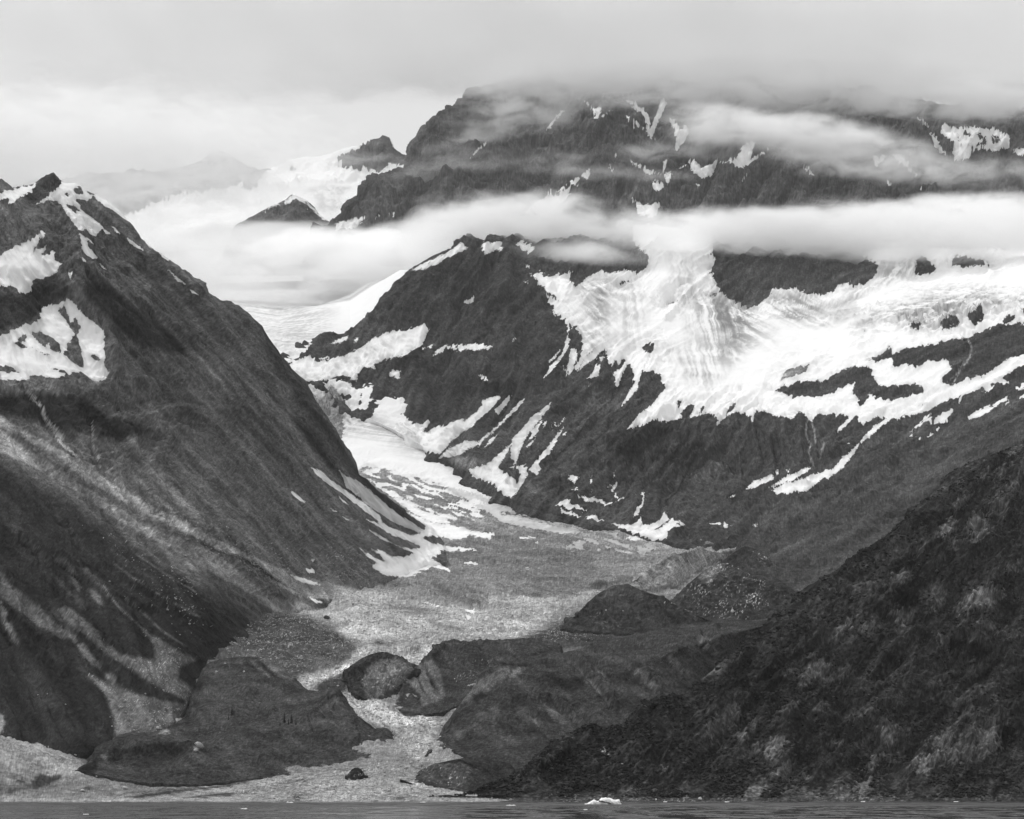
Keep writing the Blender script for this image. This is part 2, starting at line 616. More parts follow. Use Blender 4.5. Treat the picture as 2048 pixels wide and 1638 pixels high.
# ------------------------------------------------------------------ the ground: valley floor from the shore to the upper glacier
VALLEY_P = """
# gravel and soils
T .10 10 - I: -1600,1500 -1600,380 730,500 640,600 330,700 0,760 -200,1000 0,1420 -1600,1500
T .062 34 - G: -300,900 0,1080 250,1030 480,1120 640,1190 730,1290 640,1360 320,1470 0,1350 -300,1300
P .45 70 - G: -300,900 0,1080 250,1030 480,1120 640,1190 730,1290 640,1360 320,1470 0,1350 -300,1300
T .32 24 gravel_fan G: 300,780 480,810 650,850 800,900 1000,960 1250,1020 1480,1030 1700,1000 1966,1000 1966,1200 1800,1210 1600,1240 1300,1260 1200,1330 1060,1400 960,1480 900,1600 600,1600 640,1400 730,1300 680,1220 560,1150 480,1100 300,1040 0,960 0,900
P .5 60 - G: 300,780 480,810 650,850 800,900 1000,960 1250,1020 1480,1030 1700,1000 1966,1000 1966,1200 1800,1210 1600,1240 1300,1260 1200,1330 1060,1400 960,1480 900,1600 600,1600 640,1400 730,1300 680,1220 560,1150 480,1100 300,1040 0,960 0,900
T .36 8 gravel_stream I: 740,500 800,520 860,560 700,620 620,690 480,730 400,760 350,790 470,830 640,830 680,760 760,730 780,780 800,830 830,840 1000,720 1060,560 1240,480 1300,470 1290,560 1130,640 1010,740 870,840 920,900 1100,930 1310,860 1290,900 1180,980 1250,1010 1190,1080 1200,1120 1280,1150 1200,1210 1130,1260 1070,1240 990,1150 880,1060 890,1040 700,960 640,880 620,850 430,840 330,800 280,770 330,700 520,670 650,600
P 1 14 - I: 740,500 800,520 860,560 700,620 620,690 480,730 400,760 350,790 470,830 640,830 680,760 760,730 780,780 800,830 830,840 1000,720 1060,560 1240,480 1300,470 1290,560 1130,640 1010,740 870,840 920,900 1100,930 1310,860 1290,900 1180,980 1250,1010 1190,1080 1200,1120 1280,1150 1200,1210 1130,1260 1070,1240 990,1150 880,1060 890,1040 700,960 640,880 620,850 430,840 330,800 280,770 330,700 520,670 650,600
T .05 6 - I: 430,760 500,720 600,690 640,740 620,800 520,830 440,800
T .06 10 - I: 800,470 850,450 900,440 950,480 900,500 830,490
T .07 14 - I: 1030,510 1100,490 1130,520 1090,560 1030,540
T .23 10 gravel_delta I: -1638,900 -1400,1110 -1150,1230 -950,1360 -700,1390 0,1410 400,1340 620,1320 1050,1250 1130,1250 1040,1370 1150,1400 1240,1440 1300,1460 1450,1470 1700,1500 1720,1530 0,1530 -1638,1530
P .6 16 - I: -100,1420 400,1350 620,1320 1050,1250 1130,1250 1040,1370 1150,1400 1240,1440 1300,1460 1450,1470 1700,1500 1720,1530 -100,1530
T .15 14 - F: 0,1480 0,1400 200,1380 700,1330 1200,1400 900,1450 500,1500
T .05 4 - F: 0,1480 80,1440 200,1420 130,1400 90,1370 160,1380 170,1430 230,1420 60,1480
T .05 4 - F: 190,1430 230,1360 260,1330 330,1360 360,1340 420,1350 400,1370 330,1400 240,1440
T .06 4 - F: 540,1440 570,1420 620,1440 580,1450
T .05 4 - F: 800,1500 900,1480 1200,1440 1400,1420 1640,1390 1500,1430 1200,1460 950,1500
T .05 4 - F: 1200,1500 1400,1470 1640,1460 1500,1490 1300,1500
T .05 4 - F: 700,1480 1000,1450 1300,1420 1100,1450
T .05 5 - I: 460,1455 560,1420 640,1405 560,1440
T .05 5 - I: 150,1410 370,1370 370,1390 200,1410
T .05 5 - I: 260,1490 340,1470 400,1475 300,1505
T .05 5 - I: 860,1505 1000,1495 1100,1490 1000,1505
T .07 5 - I: 900,1470 1000,1465 1100,1465 1000,1475
# upper gravel plain and the moraine hollow
T .17 30 - G: 1110,800 1300,600 1480,660 1600,600 1560,480 1966,560 2300,600 2600,700 2500,800 2300,900 1966,980 1600,1010 1300,960 1100,860
T .17 30 - J: 200,700 400,640 620,760 900,820 800,850 500,930 400,950 230,970
T .13 8 moraine_scarp G: 1110,840 1210,865 1260,890 1330,930 1400,950 1480,955 1610,955 1640,980 1560,1000 1440,1020 1370,985 1280,940 1200,880
T .14 8 - G: 1590,885 1660,890 1740,945 1765,975 1690,950 1620,910
T .14 8 - G: 1440,865 1530,885 1540,900 1480,890
T .15 12 - G: 1550,820 1680,800 1640,850 1580,860
T .06 5 - J: 410,940 520,920 600,890 640,850 760,850 870,830 830,865 700,890 600,915 500,945
T .06 6 - G: 500,810 520,800 900,840 880,890 800,880 640,800 560,700 700,720 820,800
T .045 8 - G: -300,560 0,720 130,800 200,880 330,950 490,1030 400,1020 250,980 100,900 0,860 -300,760
T .16 10 - J: 1000,870 850,840 640,830 700,860 840,870 940,920
T .05 20 - J: 380,1130 560,1090 900,1130 1300,1120 1700,1120 1700,1300 900,1300 300,1330 100,1260 250,1180
P .5 30 - J: 0,1150 380,1060 640,1090 700,1180 500,1230 250,1240 0,1240
T .14 30 - J: -60,560 200,560 500,640 640,740 560,800 300,840 120,800 -40,760 -300,700 -300,600
T .13 26 - J: 200,830 420,790 600,800 620,850 520,900 400,930 240,960 180,900
T .28 14 - J: -100,930 200,970 450,950 620,905 560,1000 400,1060 100,1120 -100,1100
T .12 16 - G: 900,1010 1100,1030 1250,1060 1150,1075 960,1050
T .13 14 - G: 1180,1120 1350,1150 1420,1170 1300,1180 1200,1150
T .40 10 - G: 560,1180 700,1130 860,1170 980,1230 900,1260 760,1220 640,1230
L .42 2.2 - I: 640,860 760,850 850,890 960,960 1080,1010 1250,1090
L .42 2.0 - I: 860,560 960,600 1100,560 1220,520
L .10 1.6 - I: 700,900 820,960 900,1040 1010,1130
L .10 1.4 - I: 900,900 1020,960 1150,1040
# the glacier tongue
S .84 6 glacier_ice G: 620,-330 300,-700 -400,-1100 500,-1100 1000,-500 1290,-60 1300,60 1390,120 1500,200 1640,270 1720,320 1966,390 1966,450 1800,440 1640,390 1550,350 1450,330 1350,290 1280,240 1150,190 1000,170 850,120 760,95 720,120 600,140
S .82 6 glacier_ice G: 720,140 850,130 950,170 1150,200 1300,260 1400,330 1520,400 1500,430 1400,445 1280,420 1150,370 1050,300 950,250 850,230 780,190
S .84 6 - G: 840,240 960,290 1060,340 1130,390 1250,430 1310,480 1200,470 1080,420 1000,360
S .60 6 dirty_ice G: 1300,250 1500,300 1640,380 1800,440 1966,470 2160,540 2040,545 1800,500 1650,470 1560,400 1450,345
S .50 6 dirty_ice J: 0,300 100,330 250,370 450,440 620,500 760,540 700,560 500,520 300,470 100,430 0,400
S .46 6 dirty_ice J: 370,650 450,620 560,590 700,565 850,575 950,600 1020,640 980,670 800,660 640,650 500,640
S .84 6 glacier_ice Z: 420,500 1000,420 1000,640 800,680 700,720 640,800 560,720 420,640
D .18 40 - J: 300,400 620,490 740,545 500,520 100,430
D .25 30 - G: 1280,80 1480,200 1640,290 1800,370 1966,440 1966,470 1640,330 1400,160
D .30 60 - B: 560,570 700,590 790,620 800,700 1000,800 1180,900 1260,990 1000,900 820,880 700,760 620,660
D .45 60 - B: 200,140 560,120 750,180 600,250 300,230
D .40 60 - B: 420,300 640,260 720,280 600,380 480,400
B .05 30 - G: 720,135 850,120 950,150 1150,190 1300,260 1420,330 1540,400 1520,450 1400,470 1280,450 1150,410 1050,345 950,290 850,250 770,200
B .35 26 - G: 860,180 1000,190 1160,250 1340,310 1420,380 1340,430 1200,380 1050,300 930,250
B .1 20 - J: 340,660 450,610 560,580 700,560 850,570 960,600 1040,640 980,680 800,670 640,660 500,650
B .0 16 - J: 100,340 450,440 620,490 770,540 700,565 500,530 300,480 100,440 0,420
S .8 5 snow_patch G: 1330,338 1480,330 1530,345 1440,355
S .8 5 snow_patch G: 1380,360 1500,390 1500,405 1400,380
# avalanche fans against the mountain foot
S .86 5 avalanche_snow G: 1030,410 1100,440 1200,480 1400,510 1440,530 1530,545 1600,545 1580,580 1450,560 1380,580 1320,590 1200,560 1120,570 1180,610 1290,630 1480,655 1400,660 1250,655 1230,690 1180,710 1300,780 1310,790 1200,765 1110,790 1080,820 1000,832 930,825 860,805 800,760 840,740 760,690 725,650 790,690 870,730 900,740 850,680 800,650 850,660 930,700 1010,700 1090,680 1000,640 900,600 830,560 785,525 850,560 950,620 1050,650 1130,640 1060,600 940,560 860,510 760,450 860,495 1000,550 1100,560 1140,520 1150,490 1100,460
R 0 6 - G: 1390,600 1440,555 1500,570 1590,605 1500,612
R 0 6 - G: 1110,600 1150,570 1210,590 1180,620
R 0 6 - G: 1220,600 1260,570 1320,590 1290,625 1240,620
R 0 6 - G: 1040,700 1090,700 1150,725 1080,725
R 0 6 - G: 1000,740 1060,740 1140,765 1060,760
S .85 4 snow_patch G: 1730,570 1870,573 1800,582
S .85 4 snow_patch G: 1390,740 1440,733 1500,745 1430,752
S .85 4 snow_patch G: 1130,990 1180,1005 1260,1025 1200,1020
S .85 4 snow_patch G: 1410,1050 1475,1040 1470,1075 1440,1060
S .85 4 snow_patch G: 1420,1085 1445,1090 1440,1115
S .85 4 snow_patch J: 830,580 940,575 880,590
S .85 4 snow_patch G: 1800,770 1830,775 1810,780
S .85 4 snow_patch G: 1870,605 1895,615 1875,613
T .22 10 - J: 980,580 1100,585 1250,600 1320,640 1200,650 1080,640 1000,610
"""


def valley_relief(L):
    gl = np.clip((1050 - L.PY) / 60, 0, 1)
    ice = np.clip((880 - L.PY) / 60, 0, 1) * np.clip((L.PY - 640) / 30, 0, 1)
    near = np.clip((L.Y - 2500) / 500, .15, 1)
    return (6 * near * L.fb(130, 5, 1) * (1 - .5 * gl) + 2.2 * near * L.fb(32, 3, 7) * (1 - gl) + 1.1 * L.fb(14, 4, 2, billow=True) + 3 * gl * L.fb(60, 4, 4)
            + 16 * ice * L.fb(70, 4, 6, ridged=True))


def valley_tones(L):
    up = np.clip((1120 - L.PY) / 60, 0, 1)
    across, along = L.PY * .94 - L.PX * .34, L.PX * .94 + L.PY * .34
    flow = fbm(across / 5 + .8 * fbm(L.PX / 120, L.PY / 60, 2, 40), along / 160, 5, 41)
    return up * .32 * flow + up * .25 * fbm(across / 22, along / 300, 3, 42) + 0.16 * L.fb(90, 5, 8) + 0.12 * L.fb(16, 3, 9) + 0.16 * fbm((L.X + .7 * L.Y) / 60, (L.Y - .7 * L.X) / 500, 4, 10)


VALLEY = land("valley_floor", -150, 1760, [
    "-150,1622,2440 2200,1622,2440",
    "-150,1606,2490 2200,1606,2490",
    "-150,1480,2620 0,1482,2620 100,1515,2620 200,1548,2615 300,1573,2600 450,1578,2600 600,1572,2610 800,1556,2620 1000,1575,2610 2200,1590,2600",
    "-150,1440,2833 200,1500,2833 400,1490,2833 700,1482,2833 2200,1480,2833",
    "-150,1350,3300 2200,1350,3300",
    "-150,1230,3888 600,1228,3888 900,1226,3888 1100,1232,3888 2200,1240,3888",
    "-150,1150,4415 800,1152,4415 1000,1160,4415 1150,1155,4415 2200,1150,4415",
    "-150,1050,5315 900,1058,5315 1000,1052,5315 1200,1050,5315 2200,1050,5315",
    "-150,850,6410 600,852,6410 800,850,6410 900,850,6410 2200,850,6410",
    "-150,762,6768 2200,762,6768",
    "-150,690,7500 2200,690,7500",
    "-150,622,8600 450,612,8600 560,625,8600 700,600,8600 800,540,8400 2200,560,8680",
    "-150,604,9500 450,600,9600 640,612,9500 740,560,9200 2200,520,9500",
    "-150,590,10500 2200,500,10500",
], valley_relief, valley_tones, VALLEY_P, M_MID, .19, feats="""
9 26 G: 1090,830 1210,860 1330,925 1400,945 1480,950 1620,950
-8 22 G: 1240,930 1370,1000 1440,1030 1560,1005
6 18 G: 1590,880 1700,910 1770,970
5 14 G: 1440,865 1540,890
6 22 G: 300,900 480,960 700,1010
-6 16 I: 350,780 520,680 740,520
-6 20 I: 700,700 690,860 830,1000 1050,1120 1130,1200
5 16 J: 400,945 600,890 860,835
5 20 J: 100,1060 400,1020 640,1000
6 20 G: 1000,860 1250,1020
5 24 J: 350,650 560,585 860,570 1030,640
""", fall=-25, flat=True, warp=(9, 4), skirt=0,
    tops=("glacier_ice", "gravel_delta"),
    label="grey gravel valley floor running from the shore up under the glacier")

# ------------------------------------------------------------------ the pointed mountain beside the valley
PEAK_P = """
T .10 40 - Z: -60,860 0,880 100,960 200,1040 300,1090 420,1150 560,1200 700,1210 860,1130 860,1050 700,900 600,760 480,640 300,500 200,400 -60,420
T .026 30 - Z: -60,900 30,930 130,1000 230,1070 330,1130 450,1200 560,1290 420,1330 350,1450 200,1560 -60,1560
T .045 24 - Z: 520,640 600,740 700,920 860,1060 880,1080 800,1050 720,990 640,890 590,800 540,720
T .022 12 - Z: 580,830 620,860 660,920 690,960 660,940 610,880
T .10 30 - Z: 480,780 560,850 610,900 680,960 640,950 560,890 500,830
T .14 10 scree_slope A: 945,640 985,650 1040,690 1100,730 1180,790 1130,780 1060,740 1000,700
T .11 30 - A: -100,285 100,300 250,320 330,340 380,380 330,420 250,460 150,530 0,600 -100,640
T .10 30 - A: 700,700 900,850 1100,950 1300,1150 1450,1350 1500,1450 1300,1300 1100,1050 900,950
T .13 20 - A: 1100,1150 1250,1250 1400,1400 1450,1480 1300,1420 1150,1250
T .032 14 - A: 480,750 640,800 760,900 860,960 1000,1080 1100,1150 1080,1200 1000,1190 850,1150 700,1060 600,950 500,850
T .030 14 - A: -60,830 100,850 220,760 330,740 430,800 400,860 290,900 240,960 150,1020 0,1060 -60,1080
T .028 12 - A: -40,1440 200,1420 450,1440 560,1500 650,1560 800,1600 900,1638 700,1700 300,1620 100,1560 -40,1560
T .045 10 - A: 215,195 300,135 325,135 330,165 380,180 310,245 260,290 190,310 130,290 180,240
# snow
S .87 5 snow_patch A: -80,300 0,248 60,235 130,218 215,195 180,240 140,262 100,285 50,318 60,290 45,280 0,285 -80,330
S .87 5 summit_snow A: 205,320 260,290 310,245 345,212 385,178 440,178 480,200 520,225 555,265 510,295 470,285 430,290 465,320 470,345 500,375 540,400 585,435 600,455 575,480 565,505 530,490 505,455 480,470 460,460 430,425 400,385 380,350 365,325 340,300 310,290 275,295
R 0 4 - A: 430,235 470,215 490,255 460,262
R 0 4 - A: 370,258 400,250 395,268
R 0 4 - A: 385,320 430,325 470,355 440,370 410,340
R 0 4 - A: 505,235 530,225 555,262 530,268
S .87 4 snow_patch A: 555,265 600,275 650,305 700,345 730,385 755,412 720,395 690,370 640,340 600,315 570,290
S .87 4 snow_patch A: 465,490 500,510 545,545 510,520 515,560 545,600 575,640 545,640 500,605 480,575 475,530
S .87 5 snowfield A: -80,650 0,615 60,580 110,555 180,530 245,475 265,488 225,530 180,600 235,575 270,560 240,610 250,625 300,600 328,592 310,640 355,660 330,715 280,740 200,755 180,800 190,830 120,840 100,810 60,790 0,795 -80,800
S .87 4 snow_patch A: 740,512 780,540 832,578 800,570 760,540
S .87 4 snow_patch A: 850,538 880,552 912,585 870,562
S .87 4 snow_patch A: 930,595 965,620 1000,650 960,632
S .87 4 snow_patch A: 945,572 1000,615 1040,650 1060,675 1010,655 960,610
S .87 4 snow_patch A: 985,702 1030,740 1080,780 1035,757
S .87 4 snow_patch A: 1118,820 1158,848 1130,840
S .87 4 snow_patch A: 590,665 618,692 605,692
S .87 4 snow_patch A: 480,628 508,657 492,652
S .87 4 snow_patch A: 600,455 645,490 625,488
S .87 4 snow_patch A: 660,450 708,498 680,478
S .87 4 snow_patch A: 408,728 418,725 416,755 409,750
S .87 5 snowfield A: -80,1110 0,1090 60,1070 130,1030 200,1015 240,985 245,925 290,905 330,910 390,872 420,880 450,925 500,975 560,1020 610,1060 600,1100 610,1180 605,1260 635,1310 620,1345 580,1350 540,1345 510,1320 470,1290 420,1300 350,1330 280,1330 200,1310 150,1345 60,1340 0,1345 -80,1345
R 0 5 - A: 340,940 375,905 395,960 415,1010 440,985 470,1030 450,1090 470,1150 490,1230 485,1275 420,1240 375,1195 400,1140 440,1075 410,1040 375,985
R 0 5 - A: 178,1065 230,1065 300,1090 345,1130 362,1185 330,1185 290,1155 280,1115 270,1160 230,1125 200,1095
R 0 5 - A: 85,1130 130,1080 155,1075 150,1105 125,1130 170,1160 120,1155
R 0 4 - A: 185,1155 240,1180 300,1200 250,1192
R 0 4 - A: -80,1255 60,1265 110,1300 60,1300 -80,1295
R 0 4 - A: 520,1190 560,1200 600,1235 550,1225
R 0 4 - A: 300,1270 380,1290 400,1310 330,1290
D .45 50 - A: -80,1070 130,1030 240,1000 200,1060 60,1100
T .20 8 scree_slope A: 440,1350 560,1345 600,1360 540,1400 480,1420
T .16 16 - A: -60,1350 150,1350 300,1340 440,1350 540,1400 400,1420 250,1400 100,1420 -60,1420
L .40 2.2 stream A: 140,1365 155,1410 200,1455 245,1510
L .50 3.4 stream A: 245,1510 260,1555 290,1600 325,1638 366,1687
L .45 2.8 stream E: 350,170 370,235 400,280 460,330
L .40 1.6 stream E: 460,330 500,370 545,415
L .30 1.2 - E: 600,130 610,230 605,280 640,360 660,440
# the gravel bands of the lateral moraine
T .25 5 gravel_band E: -80,60 0,100 100,160 250,250 400,330 550,420 700,520 850,620 1000,700 1200,790 1400,910 1600,1000 1800,1090 1966,1150 2200,1210 2400,1250 2400,1330 1966,1290 1850,1220 1700,1130 1560,1010 1450,1000 1250,880 1050,790 850,690 650,570 550,520 400,390 250,300 130,220 60,200 0,170 -80,130
P .55 20 - E: 400,330 550,420 700,520 850,620 1000,700 1200,790 1400,910 1600,1000 1800,1090 1966,1150 2200,1210 2400,1250 2400,1330 1966,1290 1850,1220 1700,1130 1560,1010 1450,1000 1250,880 1050,790 850,690 650,570 550,520
T .20 5 gravel_band E: -80,130 0,180 60,240 200,330 350,430 500,540 620,600 750,690 900,790 1050,860 1200,920 1350,980 1450,1030 1560,1120 1650,1200 1750,1280 1966,1330 2200,1400 2200,1480 1966,1430 1800,1390 1650,1270 1500,1190 1350,1110 1200,1020 1000,910 850,830 700,740 570,640 450,570 300,480 150,400 0,340 -80,290
T .20 5 bare_patch E: 1210,1050 1280,1045 1350,1110 1365,1150 1300,1130 1240,1100
T .10 12 - E: 1000,560 1200,620 1400,680 1500,760 1700,870 1900,1000 1966,1060 1800,1010 1500,880 1250,760 1050,640
T .15 8 - E: 1130,620 1230,670 1280,720 1190,680
T .15 8 - E: 1300,600 1370,640 1400,700 1330,670
T .035 6 - E: 1500,1010 1570,1010 1700,1080 1790,1150 1900,1230 1800,1190 1640,1090
T .035 6 - E: 1180,870 1260,890 1400,960 1480,1010 1400,990 1260,920
# bare streaks in the brush below
T .10 5 bare_patch Q: 0,740 90,845 150,900 240,970 330,1040 410,1090 450,1150 540,1230 640,1330 770,1390 780,1450 690,1400 620,1420 500,1330 400,1300 260,1180 100,1080 0,960
T .11 6 bare_patch Q: 600,1120 690,1095 760,1140 830,1210 900,1270 980,1340 1040,1400 990,1420 880,1350 800,1330 700,1250 640,1180
T .065 5 bare_patch Q: 530,560 640,600 740,680 810,770 770,760 680,700 560,620
T .070 5 bare_patch Q: 700,760 760,780 820,900 820,950 760,880
T .060 6 bare_patch Q: 800,620 900,700 1040,820 1090,900 1050,930 960,830 860,720
T .10 5 bare_patch Q: 910,910 950,900 1030,980 1050,1080 1010,1060 940,980
T .07 6 bare_patch Q: 520,740 640,830 700,930 790,980 900,1060 880,1130 780,1060 700,960 600,860
T .13 5 bare_patch Q: 0,1040 40,1080 80,1150 60,1200 120,1300 170,1400 200,1480 140,1440 70,1330 0,1200
L .12 1.6 - Q: 1060,870 1200,1080 1400,1260 1600,1460
L .12 1.6 - Q: 1280,1010 1450,1140 1650,1330 1900,1500
L .09 1.4 - Q: 1150,640 1400,820 1700,1010 2048,1200
L .09 1.4 - Q: 1400,560 1700,760 2000,940
L .016 1.6 - Q: 180,410 320,530 430,650 520,740
L .016 2.0 - Q: 530,620 640,700 740,770 820,830
L .016 1.8 - Q: 600,150 760,290 830,380
L .016 2.2 - Q: 850,650 1000,720 1200,900 1500,1090 1600,1110
L .016 2.2 - Q: 20,1070 200,1240 330,1330 480,1450
P .14 60 - Q: 900,350 1400,300 1900,600 2048,900 2048,1400 1500,1000 1100,600
# scree fans
T .13 8 scree_fan F: 590,700 700,740 800,790 990,845 1120,890 1200,880 1210,850 1100,800 960,720 860,650 740,580 640,500 560,420 660,470 800,560 950,590 1030,590 1010,500 940,400 1060,470 1180,540 1290,590 1180,640 1160,700 1280,810 1300,930 1160,1010 1050,1060 960,1095 760,1085 740,960 710,840
P .35 16 - F: 590,700 700,740 800,790 990,845 1120,890 1200,880 1210,850 1100,800 960,720 860,650 740,580 640,500 560,420 660,470 800,560 950,590 1030,590 1010,500 940,400 1060,470 1180,540 1290,590 1180,640 1160,700 1280,810 1300,930 1160,1010 1050,1060 960,1095 760,1085 740,960 710,840
T .09 8 - F: 860,850 1000,850 1200,900 1150,960 1000,930
T .11 6 bare_patch F: 400,260 460,260 560,340 640,410 640,460 700,520 640,500 560,430 470,370
T .14 5 bare_patch F: 500,490 540,480 600,560 660,620 660,660 600,620 540,560
T .12 5 bare_patch F: 680,690 720,670 770,730 740,760 700,720
T .16 5 bare_patch F: -20,940 20,960 30,1010 20,1060 -20,1080
S .86 4 snow_patch F: 1145,1030 1165,1008 1155,988 1190,980 1208,1000 1180,1018
S .86 4 snow_patch F: 1250,968 1280,962 1278,970
# snow left in the gullies over the valley
S .86 4 snow_strip G: 405,115 440,128 520,190 620,260 700,320 800,390 850,430 870,480 900,500 1000,540 1090,580 1060,590 930,540 850,490 830,450 760,400 640,310 520,225 440,160
S .55 4 dirty_snow G: 585,130 625,170 700,200 790,270 870,340 940,400 1000,440 1080,490 1130,520 1100,540 1040,510 960,480 880,430 800,380 720,310 660,260 630,240 620,200
S .86 5 avalanche_snow G: 1030,410 1100,440 1200,480 1400,510 1440,530 1530,545 1600,545 1580,580 1450,560 1380,580 1320,590 1200,560 1120,570 1180,610 1290,630 1480,655 1400,660 1250,655 1230,690 1180,710 1300,780 1310,790 1200,765 1110,790 1080,820 1000,832 930,825 860,805 800,760 840,740 760,690 725,650 790,690 870,730 900,740 850,680 800,650 850,660 930,700 1010,700 1090,680 1000,640 900,600 830,560 785,525 850,560 950,620 1050,650 1130,640 1060,600 940,560 860,510 760,450 860,495 1000,550 1100,560 1140,520 1150,490 1100,460
D .40 30 - G: 860,560 960,590 1080,640 1000,650 900,620
S .86 4 snow_strip G: 262,265 300,290 365,345 330,330 285,295
S .86 4 snow_strip G: 585,310 640,352 610,338
S .86 4 snow_strip G: 535,382 560,400 545,397
S .86 4 snow_strip G: 610,435 650,460 630,455
S .86 4 snow_patch G: 365,783 410,778 428,800 390,805
S .86 4 snow_strip G: 262,818 310,825 370,850 462,883 400,878 320,855
S .86 4 snow_strip G: 385,960 480,1005 420,988
S .86 4 snow_patch G: 398,713 422,722 410,730
P .35 50 - G: 500,600 700,680 850,800 880,880 700,830 500,720
P .3 60 - G: -300,560 100,620 400,760 600,800 860,880 700,880 400,800 100,760 -300,660
"""  # paler tone left of the summit rib paints in its lit face


PEAK_F = """
35 46 Z: 105,352 128,390 150,440 162,500 150,560 145,600 175,630 205,670 215,740
19 22 Z: 215,400 262,447 330,520 400,580
14 16 E: -80,120 0,180 200,330 350,430 500,540 750,690 900,790 1200,920 1450,1030 1650,1200 1750,1270
-10 14 E: -60,150 130,260 400,420 700,620 1000,800 1300,930 1500,1020
8 12 E: 0,90 250,245 550,415 850,615 1200,785 1600,995
-11 9 A: 140,1365 155,1410 200,1455 245,1510 290,1600 366,1687
-13 8 E: 560,40 600,130 610,230 605,280 640,360
-10 8 Q: 180,410 320,530 430,650 520,740
-11 9 Q: 530,620 640,700 740,770 820,830
-8 8 Q: 600,150 760,290 830,380
-11 9 Q: 850,650 1000,720 1200,900 1500,1090 1600,1110
-11 10 Q: 20,1070 200,1240 330,1330 480,1450
8 10 Q: 0,730 150,890 330,1030 450,1140 640,1320 780,1400
8 12 Q: 560,540 750,680 950,850 1150,1020 1400,1260
6 10 Q: 1000,560 1300,800 1700,1000 2000,1180
-6 8 Q: 1100,640 1400,880 1750,1080
10 14 F: 560,420 760,560 900,680 990,800
10 16 F: 380,250 560,470 700,640 860,760
-10 12 F: 0,240 100,430 300,560 460,680
13 18 G: 480,60 560,160 640,230 700,290
-13 12 A: 480,750 640,860 800,960 950,1090 1080,1190
14 16 A: 560,700 760,840 950,960 1120,1120
16 20 A: 200,880 330,860 420,860 520,960 620,1060 640,1200 660,1330
-13 16 Z: 590,800 630,870 680,950 720,1000
"""


def peak_relief(L):
    up = np.clip((1000 - L.PY + (L.PX - 300) * .3) / 300, 0, 1)
    low = 1 - up
    r = 22 * L.st(190, 1500, 3, 1, ridged=True) * (.25 + .75 * up)
    r = r + 9 * L.st(48, 600, 4, 2, ridged=True, gain=.55) + 4 * up * L.fb(110, 4, 3, ridged=True) - up * 5 * L.terr(40, 33, ang=-38) + 3 * L.st(18, 90, 4, 4, ridged=True)
    # two rock steps below the lower snowfield
    r = r + 20 * L.mask("-80,760 60,770 150,770 300,760 420,840 330,930 200,930 100,850 -80,820", 60) * L.fb(90, 5, 8, ridged=True)
    r = r + low * (3 * L.st(18, 160, 3, 12, ridged=True))
    return r


def peak_tones(L):
    up = np.clip((950 - L.PY + (L.PX - 300) * .3) / 250, 0, 1)
    return (0.42 * L.st(20, 500, 5, 21) + 0.14 * L.fb(170, 4, 22) + up * 0.2 * L.fb(34, 4, 23, ridged=True)
            + (1 - up) * 0.26 * L.st(13, 200, 4, 25))


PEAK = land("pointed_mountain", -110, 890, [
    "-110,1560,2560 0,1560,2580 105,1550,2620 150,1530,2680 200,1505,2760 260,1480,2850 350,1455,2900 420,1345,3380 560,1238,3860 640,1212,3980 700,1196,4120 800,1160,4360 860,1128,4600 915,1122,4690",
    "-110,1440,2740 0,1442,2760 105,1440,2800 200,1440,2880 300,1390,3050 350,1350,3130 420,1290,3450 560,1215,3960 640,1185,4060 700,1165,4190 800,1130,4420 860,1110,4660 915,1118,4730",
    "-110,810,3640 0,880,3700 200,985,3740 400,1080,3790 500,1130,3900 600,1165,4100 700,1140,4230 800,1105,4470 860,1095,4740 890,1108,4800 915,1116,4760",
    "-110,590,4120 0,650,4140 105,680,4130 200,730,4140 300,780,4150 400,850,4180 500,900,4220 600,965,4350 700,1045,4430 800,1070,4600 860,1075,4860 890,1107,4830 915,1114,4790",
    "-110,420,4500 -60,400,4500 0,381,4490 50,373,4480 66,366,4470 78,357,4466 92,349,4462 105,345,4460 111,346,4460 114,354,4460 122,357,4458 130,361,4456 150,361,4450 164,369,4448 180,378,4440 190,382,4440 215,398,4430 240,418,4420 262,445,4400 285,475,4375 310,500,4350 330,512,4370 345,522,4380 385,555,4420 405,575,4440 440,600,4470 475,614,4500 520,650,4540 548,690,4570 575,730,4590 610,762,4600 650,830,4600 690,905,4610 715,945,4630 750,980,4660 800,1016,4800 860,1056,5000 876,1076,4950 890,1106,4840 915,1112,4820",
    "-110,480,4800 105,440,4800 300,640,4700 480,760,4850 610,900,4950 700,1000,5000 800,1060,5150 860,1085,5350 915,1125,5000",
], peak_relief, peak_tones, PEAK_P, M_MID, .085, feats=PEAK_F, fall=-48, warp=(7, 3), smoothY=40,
    label="dark pointed mountain with a snowy summit and long bare ridge")

